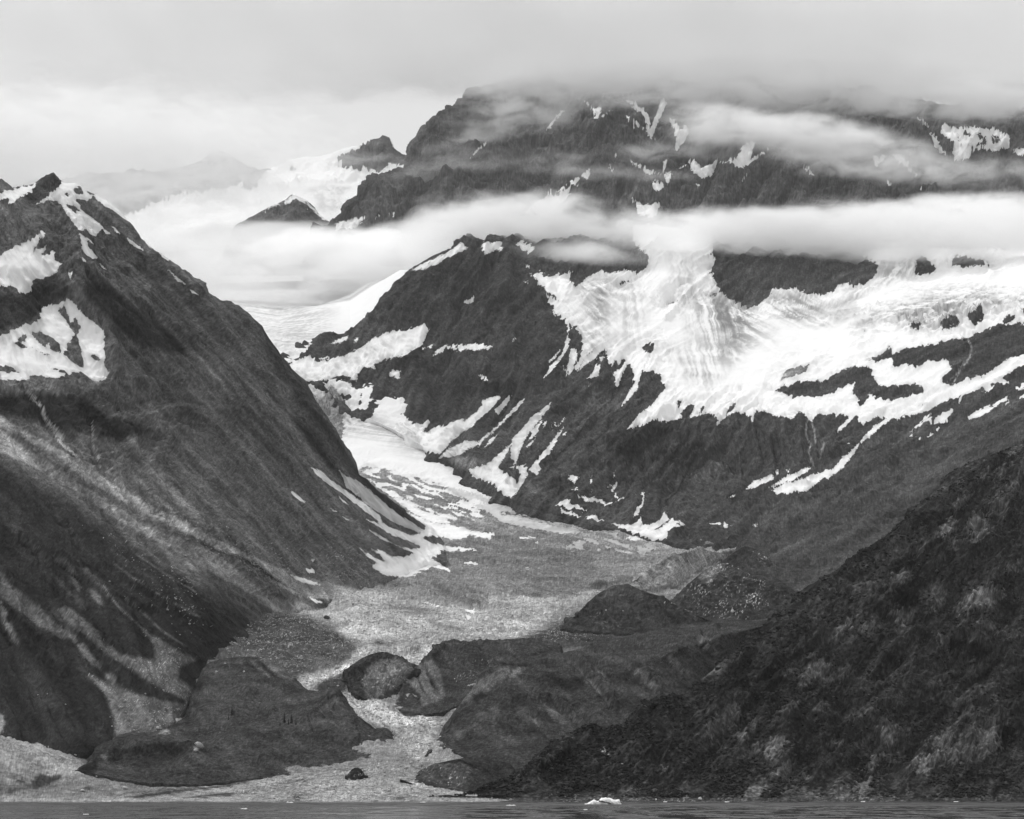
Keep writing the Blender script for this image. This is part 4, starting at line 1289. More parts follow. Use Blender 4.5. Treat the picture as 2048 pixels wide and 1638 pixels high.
MASSIF = land("cloudy_massif", 606, 2200, [
    "600,512,8950 640,475,8950 680,455,8950 760,500,8900 800,510,8900 1000,500,8800 1300,490,8700 2200,500,8700",
    "600,508,9050 640,470,9050 670,446,9050 720,450,9050 800,445,9050 1000,430,9100 2200,420,9050",
    "600,504,9150 640,466,9150 670,442,9150 700,428,9300 730,405,9450 770,378,9600 800,345,9750 900,330,9800 1000,330,9800 1500,320,9850 2200,310,9850",
    "600,500,9200 640,462,9200 670,441,9200 690,422,9400 715,402,9550 740,385,9700 765,368,9850 785,352,10000 800,335,10100 806,318,10150 816,308,10200 824,290,10300 838,272,10400 850,264,10450 860,262,10480 872,248,10550 890,236,10650 900,222,10700 915,206,10800 928,191,10900 945,184,10950 975,172,11000 1010,160,11050 1100,165,11050 1300,160,11050 1500,165,11050 1800,190,11000 1900,215,10900 2048,220,10900 2200,200,10900",
    "600,560,10000 700,520,10400 800,470,10900 900,380,11600 1000,300,11900 2200,300,11900",
], massif_relief, massif_tones, MASSIF_P, M_FAR, .075, fall=60, warp=(9, 4), smoothY=60,
    label="great dark massif streaked with snow and wrapped in cloud")

# ------------------------------------------------------------------ far snow mountains
FAR_P = """
T .085 10 rock_face U: 1335,625 1375,620 1440,590 1500,560 1540,555 1560,600 1625,635 1580,670 1560,665 1500,690 1460,680 1420,670 1350,670 1380,640
R 0 4 rock_face U: 1335,625 1375,618 1440,585 1500,540 1550,535 1575,590 1650,635 1590,665 1560,655 1540,672 1500,695 1510,680 1465,685 1480,665 1420,680 1410,668 1350,672 1380,650 1365,640
R 0 4 rock_face U: 965,755 985,715 1050,690 1030,745 1000,755
R 0 5 rock_face U: -100,500 520,500 700,490 830,510 880,520 980,580 1100,655 1060,690 985,715 920,745 850,760 700,780 500,860 -100,880
D .45 20 crevassed_ice U: 1220,760 1280,750 1400,770 1330,860 1280,840
R 0 4 - U: 1150,668 1170,664 1190,680 1160,678
"""


def far_relief(L):
    return 50 * L.fb(600, 5, 1, ridged=True) + 14 * L.fb(100, 4, 2, ridged=True)


FAR = land("far_snow_mountain", -160, 900, [
    "-160,540,11000 60,520,11000 400,500,11000 900,500,11000",
    "-160,440,12000 60,430,12000 250,440,12000 460,400,12000 640,360,12000 900,370,12000",
    "-160,380,13200 60,370,13200 200,352,13200 300,345,13200 400,322,13000 425,306,13000 440,303,13000 462,318,12950 490,330,12900 520,342,12800 550,338,12700 580,322,12700 610,314,12700 665,310,12800 690,303,12850 720,294,12900 735,286,12950 748,280,13000 769,278,13000 773,290,13000 781,302,13000 800,312,13000 812,319,13000 850,340,13000 900,360,13000",
    "-160,540,11000 60,500,14000 900,500,14000",
], far_relief, lambda L: .3 * L.fb(200, 4, 21), "S .86 6 snow_cap Z: 0,200 950,200 950,600 0,600\n" + FAR_P.strip(), M_FAR, .075, fall=-60, warp=(8, 4), step=2.2,
    label="pale far snow mountain fading into the mist")

KNOB = land("rocky_knoll", 430, 730, [
    "460,530,10200 700,530,10200",
    "460,452,10400 475,446,10400 495,439,10430 515,428,10460 540,413,10500 555,406,10530 575,397,10560 582,390,10570 592,391,10570 612,400,10560 625,412,10540 640,430,10500 652,441,10450 665,449,10400 700,455,10400",
    "460,490,10900 700,490,10900",
], lambda L: 14 * L.fb(150, 5, 1, ridged=True), lambda L: .35 * L.fb(80, 4, 21, ridged=True), """
S .86 3 snow_patch U: 1130,812 1155,790 1180,778 1232,800 1225,812 1185,795 1160,810
S .86 3 snow_patch U: 1230,810 1290,862 1330,880 1300,880 1240,830
S .86 3 snow_patch U: 1225,838 1238,840 1230,845
S .86 3 snow_patch U: 1050,850 1110,812 1120,825 1110,815
""", M_FAR, .085, fall=-60, warp=(8, 4), taper=45, label="dark rocky knoll rising out of the fog")

# ------------------------------------------------------------------ the brushy slope at the shore
SLOPE_OUT = [
    "O: 480,760 540,640 600,590 660,590 690,640 640,690 580,740 500,790", "O: 620,730 680,690 820,640 840,690 740,730 660,745",
    "O: 1400,470 1410,430 1460,420 1485,440 1470,500 1440,510", "O: 1100,270 1150,250 1240,270 1250,330 1200,360 1170,370 1130,330",
    "O: 1040,120 1140,10 1240,0 1240,50 1170,90 1130,150 1080,170", "O: 0,940 60,900 110,940 90,1000 40,1060 0,1080",
    "O: 330,970 390,910 470,880 460,930 380,960", "O: 570,940 640,870 690,900 650,950",
    "O: 820,990 860,930 940,910 980,930 900,960 850,1000", "O: 240,1230 280,1140 380,1080 430,1120 380,1180 310,1240",
    "O: 110,1240 180,1160 250,1150 230,1200 170,1240", "O: 650,1170 720,1110 780,1120 730,1170 680,1180",
    "O: 1330,1140 1380,1090 1500,1090 1540,1130 1480,1170 1400,1160", "O: 1440,1170 1520,1110 1610,1160 1600,1270 1520,1280 1460,1240",
    "O: 1590,1050 1640,980 1700,970 1800,980 1810,1100 1800,1200 1730,1220 1660,1180 1610,1100", "O: 1240,1270 1310,1190 1340,1240 1370,1330 1300,1360",
    "O: 1340,1210 1440,1200 1470,1270 1400,1300", "O: 1560,1060 1600,1090 1650,1200 1640,1230 1590,1160",
    "O: 970,1250 1030,1200 1060,1220 1010,1280 940,1340 920,1330", "O: 310,1380 340,1310 410,1280 440,1310 400,1370",
    "O: 130,1500 150,1420 220,1380 290,1370 280,1430 220,1500", "O: 370,1500 400,1440 470,1430 530,1450 620,1450 640,1490 560,1500",
    "O: 690,1440 760,1410 810,1440 850,1490 760,1510 720,1500", "O: 500,1350 530,1340 560,1370 530,1380", "O: 860,1410 940,1380 1000,1390 980,1430 900,1500 870,1460",
    "O: 1180,1440 1220,1440 1260,1480 1220,1490", "O: 1040,1080 1060,1020 1110,1000 1160,1020 1140,1100 1080,1150 1040,1130",
    "O: 1520,250 1600,180 1700,130 1800,120 1850,180 1760,240 1640,280 1540,290", "O: 1640,320 1720,330 1800,400 1900,400 1940,440 1900,470 1800,440 1700,390",
    "O: 1360,220 1420,190 1440,230 1400,280 1360,270", "O: 680,480 760,400 880,270 910,220 900,270 800,390 720,460",
    "O: 540,380 580,310 630,290 640,330 570,380", "O: 440,560 480,470 520,420 510,470 470,540", "O: 370,700 440,650 520,600 500,630 420,690",
    "O: 900,390 940,350 1000,350 1010,390 960,410", "O: 1820,420 1880,400 1950,420 1960,460 1880,450",
    "N: 1590,650 1620,590 1680,560 1720,600 1740,690 1690,750 1640,770 1600,720", "N: 1740,520 1800,470 1860,500 1860,570 1800,610 1750,580",
    "N: 1780,310 1840,260 1880,290 1840,340 1790,350", "N: 1900,280 1950,220 1990,230 1990,330 1930,330", "N: 1860,380 1920,350 1960,380 1920,450 1880,440",
    "N: 1480,540 1560,470 1630,440 1620,480 1540,540 1490,570", "N: 1400,740 1440,660 1510,620 1520,660 1440,740", "N: 1220,850 1270,790 1320,780 1310,820 1250,860",
    "N: 1480,770 1520,740 1560,770 1540,810 1490,810", "N: 1840,200 1900,140 1960,110 1960,150 1880,200", "N: 1670,350 1730,290 1770,270 1720,350",
    "N: 1800,930 1880,900 1960,900 1960,960 1870,960", "N: 1560,1180 1620,1110 1700,1090 1740,1140 1680,1200 1600,1220",
    "M: 1330,1060 1400,980 1480,900 1540,880 1570,920 1540,1000 1440,1070 1380,1120", "M: 1430,1170 1480,1110 1490,1150 1450,1190",
    "M: 1500,1110 1540,1080 1640,1080 1600,1130", "M: 200,1350 280,1250 360,1180 440,1100 500,1080 420,1150 360,1220 260,1310",
    "M: 1640,1010 1700,980 1720,1000 1660,1040", "M: 1800,960 1860,910 1960,870 1940,910 1860,960", "M: 1320,700 1400,640 1440,630 1380,690 1330,720",
    "M: 740,1480 800,1430 880,1410 900,1440 820,1480", "M: 1040,1310 1100,1290 1130,1320 1080,1330", "M: 1190,1360 1230,1370 1280,1400 1240,1400",
    "M: 1780,1340 1850,1280 1890,1290 1860,1340 1800,1400", "M: 1600,1480 1680,1390 1740,1370 1750,1420 1680,1480",
    "M: 1850,1500 1900,1440 1990,1450 1990,1500",
    "M: 670,1200 685,1180 700,1200 685,1208",
]
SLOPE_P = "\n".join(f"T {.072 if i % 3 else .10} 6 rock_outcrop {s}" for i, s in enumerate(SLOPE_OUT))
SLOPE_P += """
T .10 4 beach_strip M: 250,1512 380,1505 640,1501 800,1504 1100,1503 1300,1504 1620,1507 2000,1508 3400,1508 3400,1517 1300,1517 400,1522 250,1522
P .6 4 - M: 360,1512 440,1502 640,1498 800,1502 1100,1500 1330,1502 1330,1517 400,1520
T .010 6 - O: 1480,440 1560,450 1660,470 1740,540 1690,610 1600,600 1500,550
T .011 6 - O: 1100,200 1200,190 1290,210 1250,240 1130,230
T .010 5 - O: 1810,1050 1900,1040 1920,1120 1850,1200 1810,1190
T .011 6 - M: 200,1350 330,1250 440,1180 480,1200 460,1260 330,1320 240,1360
T .28 3 boulder_patch M: 665,1203 680,1182 690,1190 705,1208 690,1205
"""  # the near-black hollows have their shade painted into the tone


def slope_relief(L):
    r = 14 * L.st(120, 500, 3, 1, ridged=True) + 8 * L.st(40, 180, 4, 2, ridged=True) + 12 * L.fb(140, 4, 3) - 9 * L.terr(34, 5) - 4 * L.terr(15, 15)
    r = r + 1.6 * L.fb(12, 3, 4, billow=True)
    return r


def slope_extra(L):
    out = np.clip((L.tone0 - .0305) * 25, 0, 1)
    return out * (2.5 * L.fb(34, 3, 7, ridged=True) + 1.5)


def slope_tones(L):
    L.tone0 = L.tone.copy()
    rocky = np.clip((L.tone - .0305) * 40, 0, 1)
    k = np.clip(.55 + 2.2 * (.6 * L.st(10, 34, 4, 31, ang=52) + .6 * L.fb(14, 4, 32)), 0, 1)
    crack = np.clip((L.st(16, 60, 3, 33, ridged=True) - .55) * 5, 0, 1)
    L.tone = (.026 + (L.tone - .026) * (1 - rocky + rocky * (.16 + 1.1 * k))) * (1 - .6 * crack * rocky)
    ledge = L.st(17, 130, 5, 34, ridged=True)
    return (0.35 * L.fb(60, 4, 21) + 0.25 * L.st(38, 240, 4, 2, ridged=True, gain=.55) + 0.42 * ledge * (1 - rocky)  # ridges toned lighter than gullies, drawing the relief's shading in colour
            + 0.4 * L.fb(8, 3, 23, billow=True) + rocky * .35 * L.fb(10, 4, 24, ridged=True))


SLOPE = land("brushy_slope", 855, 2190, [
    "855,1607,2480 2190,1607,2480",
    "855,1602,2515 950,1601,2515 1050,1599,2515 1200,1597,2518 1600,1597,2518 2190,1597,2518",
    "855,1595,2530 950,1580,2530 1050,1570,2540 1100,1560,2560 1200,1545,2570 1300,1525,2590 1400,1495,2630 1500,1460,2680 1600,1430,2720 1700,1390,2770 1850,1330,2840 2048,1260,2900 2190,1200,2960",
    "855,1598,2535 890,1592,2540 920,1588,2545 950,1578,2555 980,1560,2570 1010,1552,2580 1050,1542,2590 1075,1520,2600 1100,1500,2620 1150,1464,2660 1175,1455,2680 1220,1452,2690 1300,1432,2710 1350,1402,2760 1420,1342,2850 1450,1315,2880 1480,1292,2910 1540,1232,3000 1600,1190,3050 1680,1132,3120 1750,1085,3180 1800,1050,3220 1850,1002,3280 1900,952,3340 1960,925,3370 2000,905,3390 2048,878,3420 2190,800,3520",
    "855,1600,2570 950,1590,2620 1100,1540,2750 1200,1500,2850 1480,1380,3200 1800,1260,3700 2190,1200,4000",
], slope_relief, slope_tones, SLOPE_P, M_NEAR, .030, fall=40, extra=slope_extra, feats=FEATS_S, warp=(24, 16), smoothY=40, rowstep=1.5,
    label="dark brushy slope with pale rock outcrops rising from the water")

# ------------------------------------------------------------------ moraine hills in the valley mouth


def hill_relief(L):
    return 4 * L.fb(110, 3, 5) + 1.6 * L.fb(40, 3, 1) + .5 * L.fb(9, 3, 2, billow=True) + 1.5 * L.st(20, 200, 3, 3, ridged=True)


def hill_tones(L):
    return .26 * L.fb(45, 5, 21) + .22 * L.st(9, 140, 4, 22) + .2 * L.fb(8, 3, 23, billow=True)


HILLS = []
HILL_A = land("moraine_hill", 765, 1135, [
    "765,1402 800,1420 850,1428 885,1424 930,1405 1000,1375 1060,1350 1135,1330",
    "765,1399,3120 785,1384,3150 805,1364,3200 830,1345,3230 866,1309,3300 885,1291,3400 950,1288,3420 1000,1290,3440 1065,1285,3460 1135,1292,3460",
    "765,1396,3180 785,1382,3200 805,1362,3260 830,1343,3290 866,1307,3380 885,1288,3500 950,1282,3580 1000,1278,3620 1065,1276,3640 1135,1280,3650",
    "765,1420,3280 850,1400,3380 885,1370,3640 1135,1330,3800",
], hill_relief, hill_tones, """
T .115 5 cut_bank I: 1000,750 1060,680 1120,620 1190,590 1215,610 1250,700 1275,800 1270,850 1180,880 1120,900 1110,820 1050,780
T .105 5 cut_bank I: 850,850 960,760 975,800 970,870 920,900
T .035 3 - I: 1150,640 1200,720 1240,800 1200,790 1160,700
T .035 3 - I: 1100,700 1150,800 1180,860 1120,790
T .035 5 - I: 975,840 1000,760 1040,740 1110,820 1130,900 1040,920 980,880
P .4 10 - I: 1350,600 1650,600 1600,700 1350,760
T .06 6 - I: 1660,500 1700,500 1760,560 1720,560
""", M_NEAR, .042, fall=-48, lin=True, feats=FEATS_A, taper=14, label="dark moraine hill with a bare cut bank over the stream")

HILL_B = land("moraine_hill", 845, 1600, [
    "845,1515 870,1497 900,1500 940,1515 1000,1540 1060,1545 1150,1510 1250,1480 1400,1400 1500,1330 1600,1280",
    "845,1513,2790 870,1490,2810 890,1458,2840 930,1405,2920 970,1365,2980 1010,1345,3020 1060,1350,3030 1150,1360,3020 1250,1335,3080 1300,1320,3120 1350,1305,3170 1400,1285,3250 1450,1270,3320 1500,1258,3380 1600,1235,3480",
    "845,1512,2800 870,1486,2840 885,1454,2890 925,1400,2980 965,1355,3060 1003,1329,3120 1020,1327,3200 1060,1322,3280 1150,1300,3400 1250,1275,3540 1350,1252,3680 1420,1243,3760 1500,1238,3820 1600,1228,3860",
    "845,1500,2980 900,1470,3100 1003,1380,3400 1200,1310,3800 1600,1260,4100",
], hill_relief, hill_tones, """
T .095 5 cut_bank I: 1660,640 1700,640 1690,700 1640,740 1560,790 1480,830 1400,870 1300,900 1230,930 1200,960 1330,830 1450,760 1560,690
T .10 4 cut_bank I: 1700,690 1760,640 1820,640 1760,690 1700,730
T .09 6 cut_bank I: 1200,900 1300,870 1400,860 1300,960 1200,1020 1250,980
T .075 4 - I: 1570,930 1620,880 1650,920 1620,950
T .07 4 - I: 1300,1090 1400,1050 1500,1000 1420,1080 1330,1140
T .018 4 - I: 1440,840 1520,800 1560,830 1480,870
T .018 4 - I: 1640,620 1840,628 1850,640 1780,645 1700,632
T .095 6 cut_bank M: 870,690 900,650 960,680 1000,740 1040,780 980,780 900,720
T .085 5 - M: 1290,460 1330,430 1390,470 1440,540 1460,560 1390,570 1340,520
T .075 5 - M: 1090,600 1130,560 1200,640 1280,690 1230,720 1160,680
T .085 4 - M: 310,910 370,930 440,1010 400,1020 340,980
L .08 1.6 - M: 520,660 600,750 700,870 820,960
L .08 1.6 - M: 590,620 700,720 800,800
L .075 1.4 - M: 340,850 440,950 520,1010
L .075 1.4 - M: 200,970 290,1070 340,1130
T .019 10 - M: 300,730 420,710 530,720 560,770 460,800 340,770
""", M_NEAR, .042, fall=-42, lin=True, feats=FEATS_B, taper=14, label="broad dark moraine bench furrowed by pale gullies")

land("moraine_hill", 800, 1040, [
    "800,1558,2600 840,1572,2590 880,1590,2560 920,1601,2540 980,1603,2530 1040,1603,2530",
    "800,1557,2620 825,1552,2630 845,1540,2640 870,1531,2640 900,1530,2640 930,1524,2640 950,1530,2640 980,1545,2630 1040,1560,2620",
    "800,1556,2640 825,1551,2650 845,1537,2665 870,1527,2670 900,1520,2680 930,1515,2680 950,1515,2690 980,1520,2690 1040,1530,2690",
    "800,1562,2700 860,1550,2750 1040,1550,2800",
], hill_relief, hill_tones, """
T .05 8 cut_bank I: 1130,1300 1200,1270 1330,1260 1420,1270 1480,1300 1420,1360 1380,1430 1310,1460 1200,1400 1100,1360
P .3 10 - I: 1130,1300 1330,1260 1480,1300 1380,1430 1310,1460 1100,1360
L .016 2 - I: 1110,1300 1170,1270 1280,1270 1380,1255 1480,1300
""", M_NEAR, .030, fall=-48, lin=True, taper=14, label="low dark hummock with a slumped front beside the gravel delta")

HILL_D = land("moraine_hill", 150, 826, [
    "150,1540,2590 175,1543,2590 200,1550,2592 250,1560,2598 300,1568,2600 400,1569,2612 500,1558,2645 600,1549,2675 700,1541,2698 800,1526,2732 829,1520,2748",
    "150,1537,2605 165,1532,2610 190,1510,2650 230,1496,2680 300,1491,2700 400,1490,2715 500,1487,2755 600,1482,2795 650,1477,2805 700,1480,2805 760,1500,2790 800,1515,2765 829,1518,2752",
    "150,1536,2640 165,1530,2650 190,1500,2700 230,1485,2740 300,1470,2780 350,1454,2840 380,1440,2880 450,1430,2910 520,1435,2910 580,1420,2930 640,1397,2970 665,1393,2980 690,1408,2960 720,1436,2910 750,1464,2860 771,1462,2870 793,1487,2815 829,1517.5,2754",
    "150,1535,2660 165,1528,2680 190,1495,2740 230,1477,2800 300,1462,2860 350,1450,2900 380,1434,2950 395,1412,3010 410,1392,3060 430,1384,3080 460,1375,3100 520,1380,3095 560,1372,3115 590,1378,3105 640,1394,3020 665,1390,3030 690,1405,3010 720,1433,2960 750,1461,2900 771,1459,2920 793,1484,2850 829,1517.2,2756",
    "150,1535,2680 165,1528,2700 190,1494,2760 230,1476,2820 300,1461,2880 350,1449,2920 372,1432,2980 382,1405,3070 392,1368,3200 405,1338,3320 420,1325,3360 450,1316,3390 500,1314,3400 540,1318,3400 560,1335,3330 580,1355,3260 610,1376,3180 640,1393,3070 665,1389,3080 690,1404,3060 720,1432,3000 750,1460,2930 771,1458,2960 793,1483,2880 829,1517,2758",
    "150,1560,2800 350,1490,3050 400,1400,3550 560,1390,3550 700,1450,3200 829,1540,2950",
], hill_relief, hill_tones, """
T .085 5 cut_bank R: 1100,690 1200,660 1260,660 1400,760 1470,820 1500,880 1440,930 1340,900 1240,820 1160,750
T .10 4 cut_bank R: 1030,730 1060,740 1180,840 1260,900 1220,890 1100,810
T .018 4 - R: 1090,720 1150,740 1240,830 1310,900 1280,900 1180,820
T .018 4 - R: 1010,680 1120,680 1200,665 1150,695 1060,700
T .075 5 cut_bank I: 490,880 560,840 600,850 570,880 500,910
T .018 4 - I: 380,960 440,910 540,830 620,820 600,840 540,840 460,900
L .07 1.4 - I: 450,910 500,970 600,1050
L .07 1.2 - I: 385,965 430,1060
T .13 4 - F: 650,1215 690,1220 710,1250 670,1240
T .016 8 - F: 520,1310 600,1250 650,1240 640,1290 620,1330 560,1330
T .032 14 - F: 740,1170 900,1150 1150,1160 1300,1190 1250,1260 1000,1290 850,1300 740,1250
T .018 8 - F: 1170,690 1240,700 1340,740 1330,790 1270,800 1200,750
T .20 4 stone_patch F: 1040,1075 1060,1055 1100,1050 1115,1075 1080,1082
T .20 4 stone_patch F: 1265,1180 1290,1150 1325,1140 1335,1160 1300,1190
T .10 3 - F: 1400,670 1430,680 1410,685
""", M_NEAR, .045, fall=-35, rowstep=1.4, lin=True, feats=FEATS_D, taper=14, label="wide dark grassy moraine hill at the shore with spruces on top")

land("moraine_hill", 680, 850, [
    "680,1358 700,1382 730,1398 760,1408 790,1395 820,1375 850,1355",
    "680,1356,3230 700,1362,3200 725,1362,3160 745,1362,3150 780,1356,3160 810,1345,3190 850,1350,3230",
    "680,1350,3250 700,1336,3250 720,1318,3260 745,1307,3260 765,1305,3260 790,1310,3260 810,1318,3260 835,1335,3250 850,1345,3250",
    "680,1360,3420 765,1330,3600 850,1352,3480",
], lambda L: hill_relief(L) + 6 * L.fb(45, 4, 9, ridged=True), hill_tones, """
T .11 6 cut_bank I: 770,640 860,600 940,590 1060,600 1070,660 1010,740 900,820 780,850 730,780
P .6 10 - I: 760,660 880,610 940,600 1040,610 1040,660 960,740 880,800 780,820 740,760
T .24 5 - I: 900,640 950,630 970,670 920,690
""", M_NEAR, .034, fall=-48, lin=True, taper=14, label="small rounded knob standing between the two stream arms")

land("moraine_hill", 690, 736, [
    "690,1551 712,1553 736,1551",
    "690,1549 700,1541 708,1536 716,1535 724,1540 730,1546 736,1550",
    "690,1553,2700 712,1549,2700 736,1553,2700",
], lambda L: .8 * L.fb(6, 3, 1, billow=True), lambda L: .4 * L.fb(5, 3, 4), "P .3 5 - Z: 700,1546 730,1546 730,1552 700,1552", M_NEAR, .03, fall=-48, smoothY=0, step=1.0,
    taper=14, label="little dark mound alone on the gravel delta")

land("moraine_hill", 1120, 1480, [
    "1120,1258 1180,1262 1250,1268 1340,1268 1420,1262 1480,1256",
    "1120,1246 1150,1238 1180,1215 1220,1195 1260,1192 1300,1192 1320,1205 1360,1225 1420,1245 1480,1250",
    "1120,1243 1150,1232 1175,1205 1200,1185 1225,1172 1255,1167 1275,1178 1300,1186 1325,1192 1360,1215 1420,1240 1480,1247",
    "1120,1250,4000 1250,1200,4300 1480,1252,4000",
], lambda L: 4 * L.fb(60, 4, 1) + 2 * L.fb(12, 4, 2) + 4 * L.st(20, 120, 3, 3, ridged=True), hill_tones, """
T .065 10 - J: 650,980 700,920 800,880 880,900 950,960 860,960 800,980 720,1000
P .5 16 - J: 560,1000 680,1080 860,1160 620,1150
P .45 14 - J: 1000,930 1200,1000 1400,1090 1300,1110 1100,1000
""", M_MID, .038, fall=-60, lin=True, taper=14, label="smooth dark hump on the gravel plain under the slope")

land("moraine_ridge", 1240, 1490, [
    "1240,1190 1280,1180 1320,1172 1350,1168 1380,1150 1420,1125 1450,1110 1490,1100",
    "1240,1178 1270,1158 1300,1138 1330,1118 1350,1106 1380,1102 1395,1096 1410,1098 1430,1105 1450,1103 1470,1096 1490,1093",
    "1240,1182 1270,1155,4560 1300,1135,4650 1330,1115,4750 1350,1104,4800 1380,1100,4820 1395,1095,4840 1410,1097,4840 1430,1104,4800 1450,1102,4800 1470,1095,4800 1490,1092,4800".replace("1240,1182 ", "1240,1180,4500 "),
    "1240,1200,4800 1350,1150,5000 1490,1130,5000",
], lambda L: 5 * L.fb(70, 4, 1) + 2.5 * L.fb(14, 4, 2), lambda L: .35 * L.fb(40, 4, 4) + .3 * L.fb(10, 3, 5), """
P .55 12 - J: 860,860 1250,760 1550,640 1560,700 1250,880 900,900
T .10 5 - J: 1040,750 1100,700 1150,680 1120,720 1060,760
""", M_MID, .22, fall=-60, lin=True, taper=14, label="pale gravel ridge crest of the side moraine")

land("moraine_hill", 1425, 1620, [
    "1425,1140 1470,1142 1510,1145 1560,1150 1620,1160",
    "1425,1135 1450,1118 1470,1102 1490,1093 1505,1095 1520,1104 1545,1125 1570,1142 1620,1150",
    "1425,1145,4700 1490,1120,4900 1620,1155,4700",
], lambda L: 3 * L.fb(60, 4, 1) + 2 * L.fb(12, 4, 2) + 4 * L.st(20, 120, 3, 3, ridged=True), hill_tones, "P .5 12 - J: 1640,680 1700,640 1860,700 1840,760 1760,800 1700,720", M_MID, .038, fall=-60,
    lin=True, taper=14, label="dark cone of old moraine beside the pale gravel ridge")

land("moraine_hill", 1310, 1660, [
    "1310,1235 1360,1240 1440,1246 1500,1250 1580,1250 1660,1250",
    "1310,1225 1350,1195 1380,1165 1410,1140 1440,1125 1480,1128 1520,1140 1560,1160 1600,1190 1660,1215",
    "1310,1240,4100 1440,1160,4600 1660,1230,4200",
], lambda L: 5 * L.fb(70, 4, 1) + 2.5 * L.fb(12, 4, 2), hill_tones, """
P .9 20 - J: 1290,870 1320,800 1400,720 1500,740 1420,800 1380,880 1300,900
P .55 30 - J: 1200,930 1300,850 1500,780 1640,860 1780,960 1700,1040 1500,1060 1300,1020
T .15 10 - J: 1310,830 1380,760 1480,740 1420,800 1360,880
P .85 10 - J: 1600,820 1700,840 1860,960 1790,950 1700,900
P .7 12 - J: 1300,1040 1450,1070 1650,1090 1780,1100 1500,1105 1350,1080
""", M_MID, .040, fall=-60, lin=True, taper=14, label="low dark hump peppered with pale boulders")

HILLS = []

# ------------------------------------------------------------------ water
def make_water():
    m = bpy.data.materials.new("sea_water")
    m.use_nodes = True
    t = m.node_tree
    for n in list(t.nodes):
        t.nodes.remove(n)
    out = nd(t, 'ShaderNodeOutputMaterial')
    p = nd(t, 'ShaderNodeBsdfPrincipled')
    p.inputs['Base Color'].default_value = (.03, .03, .03, 1)
    p.inputs['Roughness'].default_value = .3
    p.inputs['IOR'].default_value = 1.33
    t.links.new(p.outputs[0], out.inputs[0])
    geo = nd(t, 'ShaderNodeNewGeometry').outputs['Position']

    def noise(sx, sy, detail, rough=.55):
        mp_ = nd(t, 'ShaderNodeMapping')
        mp_.inputs['Scale'].default_value = (sx, sy, 1)
        t.links.new(geo, mp_.inputs[0])
        n = nd(t, 'ShaderNodeTexNoise')
        n.inputs['Scale'].default_value = 1
        n.inputs['Detail'].default_value = detail
        n.inputs['Roughness'].default_value = rough
        t.links.new(mp_.outputs[0], n.inputs[0])
        return n.outputs[0]
    a = noise(.16, .05, 3)
    big = noise(.004, .012, 3)
    calm = mrange(t, big, .42, .6, .15, 1.0)
    b = nd(t, 'ShaderNodeBump')
    b.inputs['Strength'].default_value = 1
    b.inputs['Distance'].default_value = 1.1
    t.links.new(mth(t, 'MULTIPLY', a, calm), b.inputs['Height'])
    st_ = noise(.04, .012, 5, .7)
    sy = nd(t, 'ShaderNodeSeparateXYZ')
    t.links.new(geo, sy.inputs[0])
    yy = mth(t, 'MULTIPLY_ADD', mth(t, 'SUBTRACT', noise(.002, .004, 2), .5), 160, sy.outputs[1])
    band = mth(t, 'MULTIPLY', mrange(t, yy, 1850, 1960, 0, 1), mrange(t, yy, 2230, 2330, 1, 0))
    rg = mth(t, 'ADD', mrange(t, st_, .44, .60, .06, .60), mth(t, 'MULTIPLY', band, .35), clamp=True)
    t.links.new(rg, p.inputs['Roughness'])
    t.links.new(b.outputs[0], p.inputs['Normal'])
    V = np.array([[-9000, -800, 0], [9000, -800, 0], [9000, 2600, 0], [-9000, 2600, 0]], float)
    return tag(grid_mesh("water", V, np.array([[0, 1, 2, 3]]), m), "grey rippled sea along the shore", kind='structure')


make_water()


def at(px, py, Y=None):
    """a point on the water (or at a set distance) seen at a given image pixel"""
    if Y is None:
        Y = EYE / ((py - BY) * K)
    return np.array([(px - BX) * K * Y, Y, EYE + (BY - py) * K * Y])


bpy.context.view_layer.update()
DG = bpy.context.evaluated_depsgraph_get()


def ground(px, py):
    """the point of the land the camera sees at an image pixel"""
    d = Vector(((px - BX) * K, 1.0, (BY - py) * K)).normalized()
    ok, loc, nor, _, ob, _ = scene.ray_cast(DG, Vector((0, 0, EYE)), d)
    if not ok or (ob and ob.name == 'water'):
        return None
    return np.array(loc)


# ------------------------------------------------------------------ stones, boulders
def mat_plain(name, col, grain=.5, scale=1.2, rough=.9):
    m = bpy.data.materials.new(name)
    m.use_nodes = True
    t = m.node_tree
    p = t.nodes['Principled BSDF']
    p.inputs['Roughness'].default_value = rough
    p.inputs['Specular IOR Level'].default_value = .2
    tc_ = nd(t, 'ShaderNodeNewGeometry')
    n = nd(t, 'ShaderNodeTexNoise')
    n.inputs['Scale'].default_value = scale
    n.inputs['Detail'].default_value = 4
    t.links.new(tc_.outputs['Position'], n.inputs['Vector'])
    v = mth(t, 'MULTIPLY', mth(t, 'MULTIPLY_ADD', mth(t, 'SUBTRACT', n.outputs[0], .5), grain * 2, 1.0), col)
    c = nd(t, 'ShaderNodeCombineColor')
    for i in range(3):
        t.links.new(v, c.inputs[i])
    t.links.new(c.outputs[0], p.inputs['Base Color'])
    b = nd(t, 'ShaderNodeBump')
    b.inputs['Distance'].default_value = .4
    t.links.new(n.outputs[0], b.inputs['Height'])
    t.links.new(b.outputs[0], p.inputs['Normal'])
    return m


M_STONE = mat_plain("granite_stone", .30)
M_PALE = mat_plain("pale_granite", .42)
M_DARKSTONE = mat_plain("dark_stone", .06)
M_ICE = mat_plain("berg_ice", .80, .10, .35, .55)
M_DIRTICE = mat_plain("dirty_berg_ice", .12, .5, .5, .7)
M_NEEDLE = mat_plain("spruce_needles", .012, .6, 2.0)
M_BARK = mat_plain("spruce_bark", .05, .5, 3.0)

import bmesh


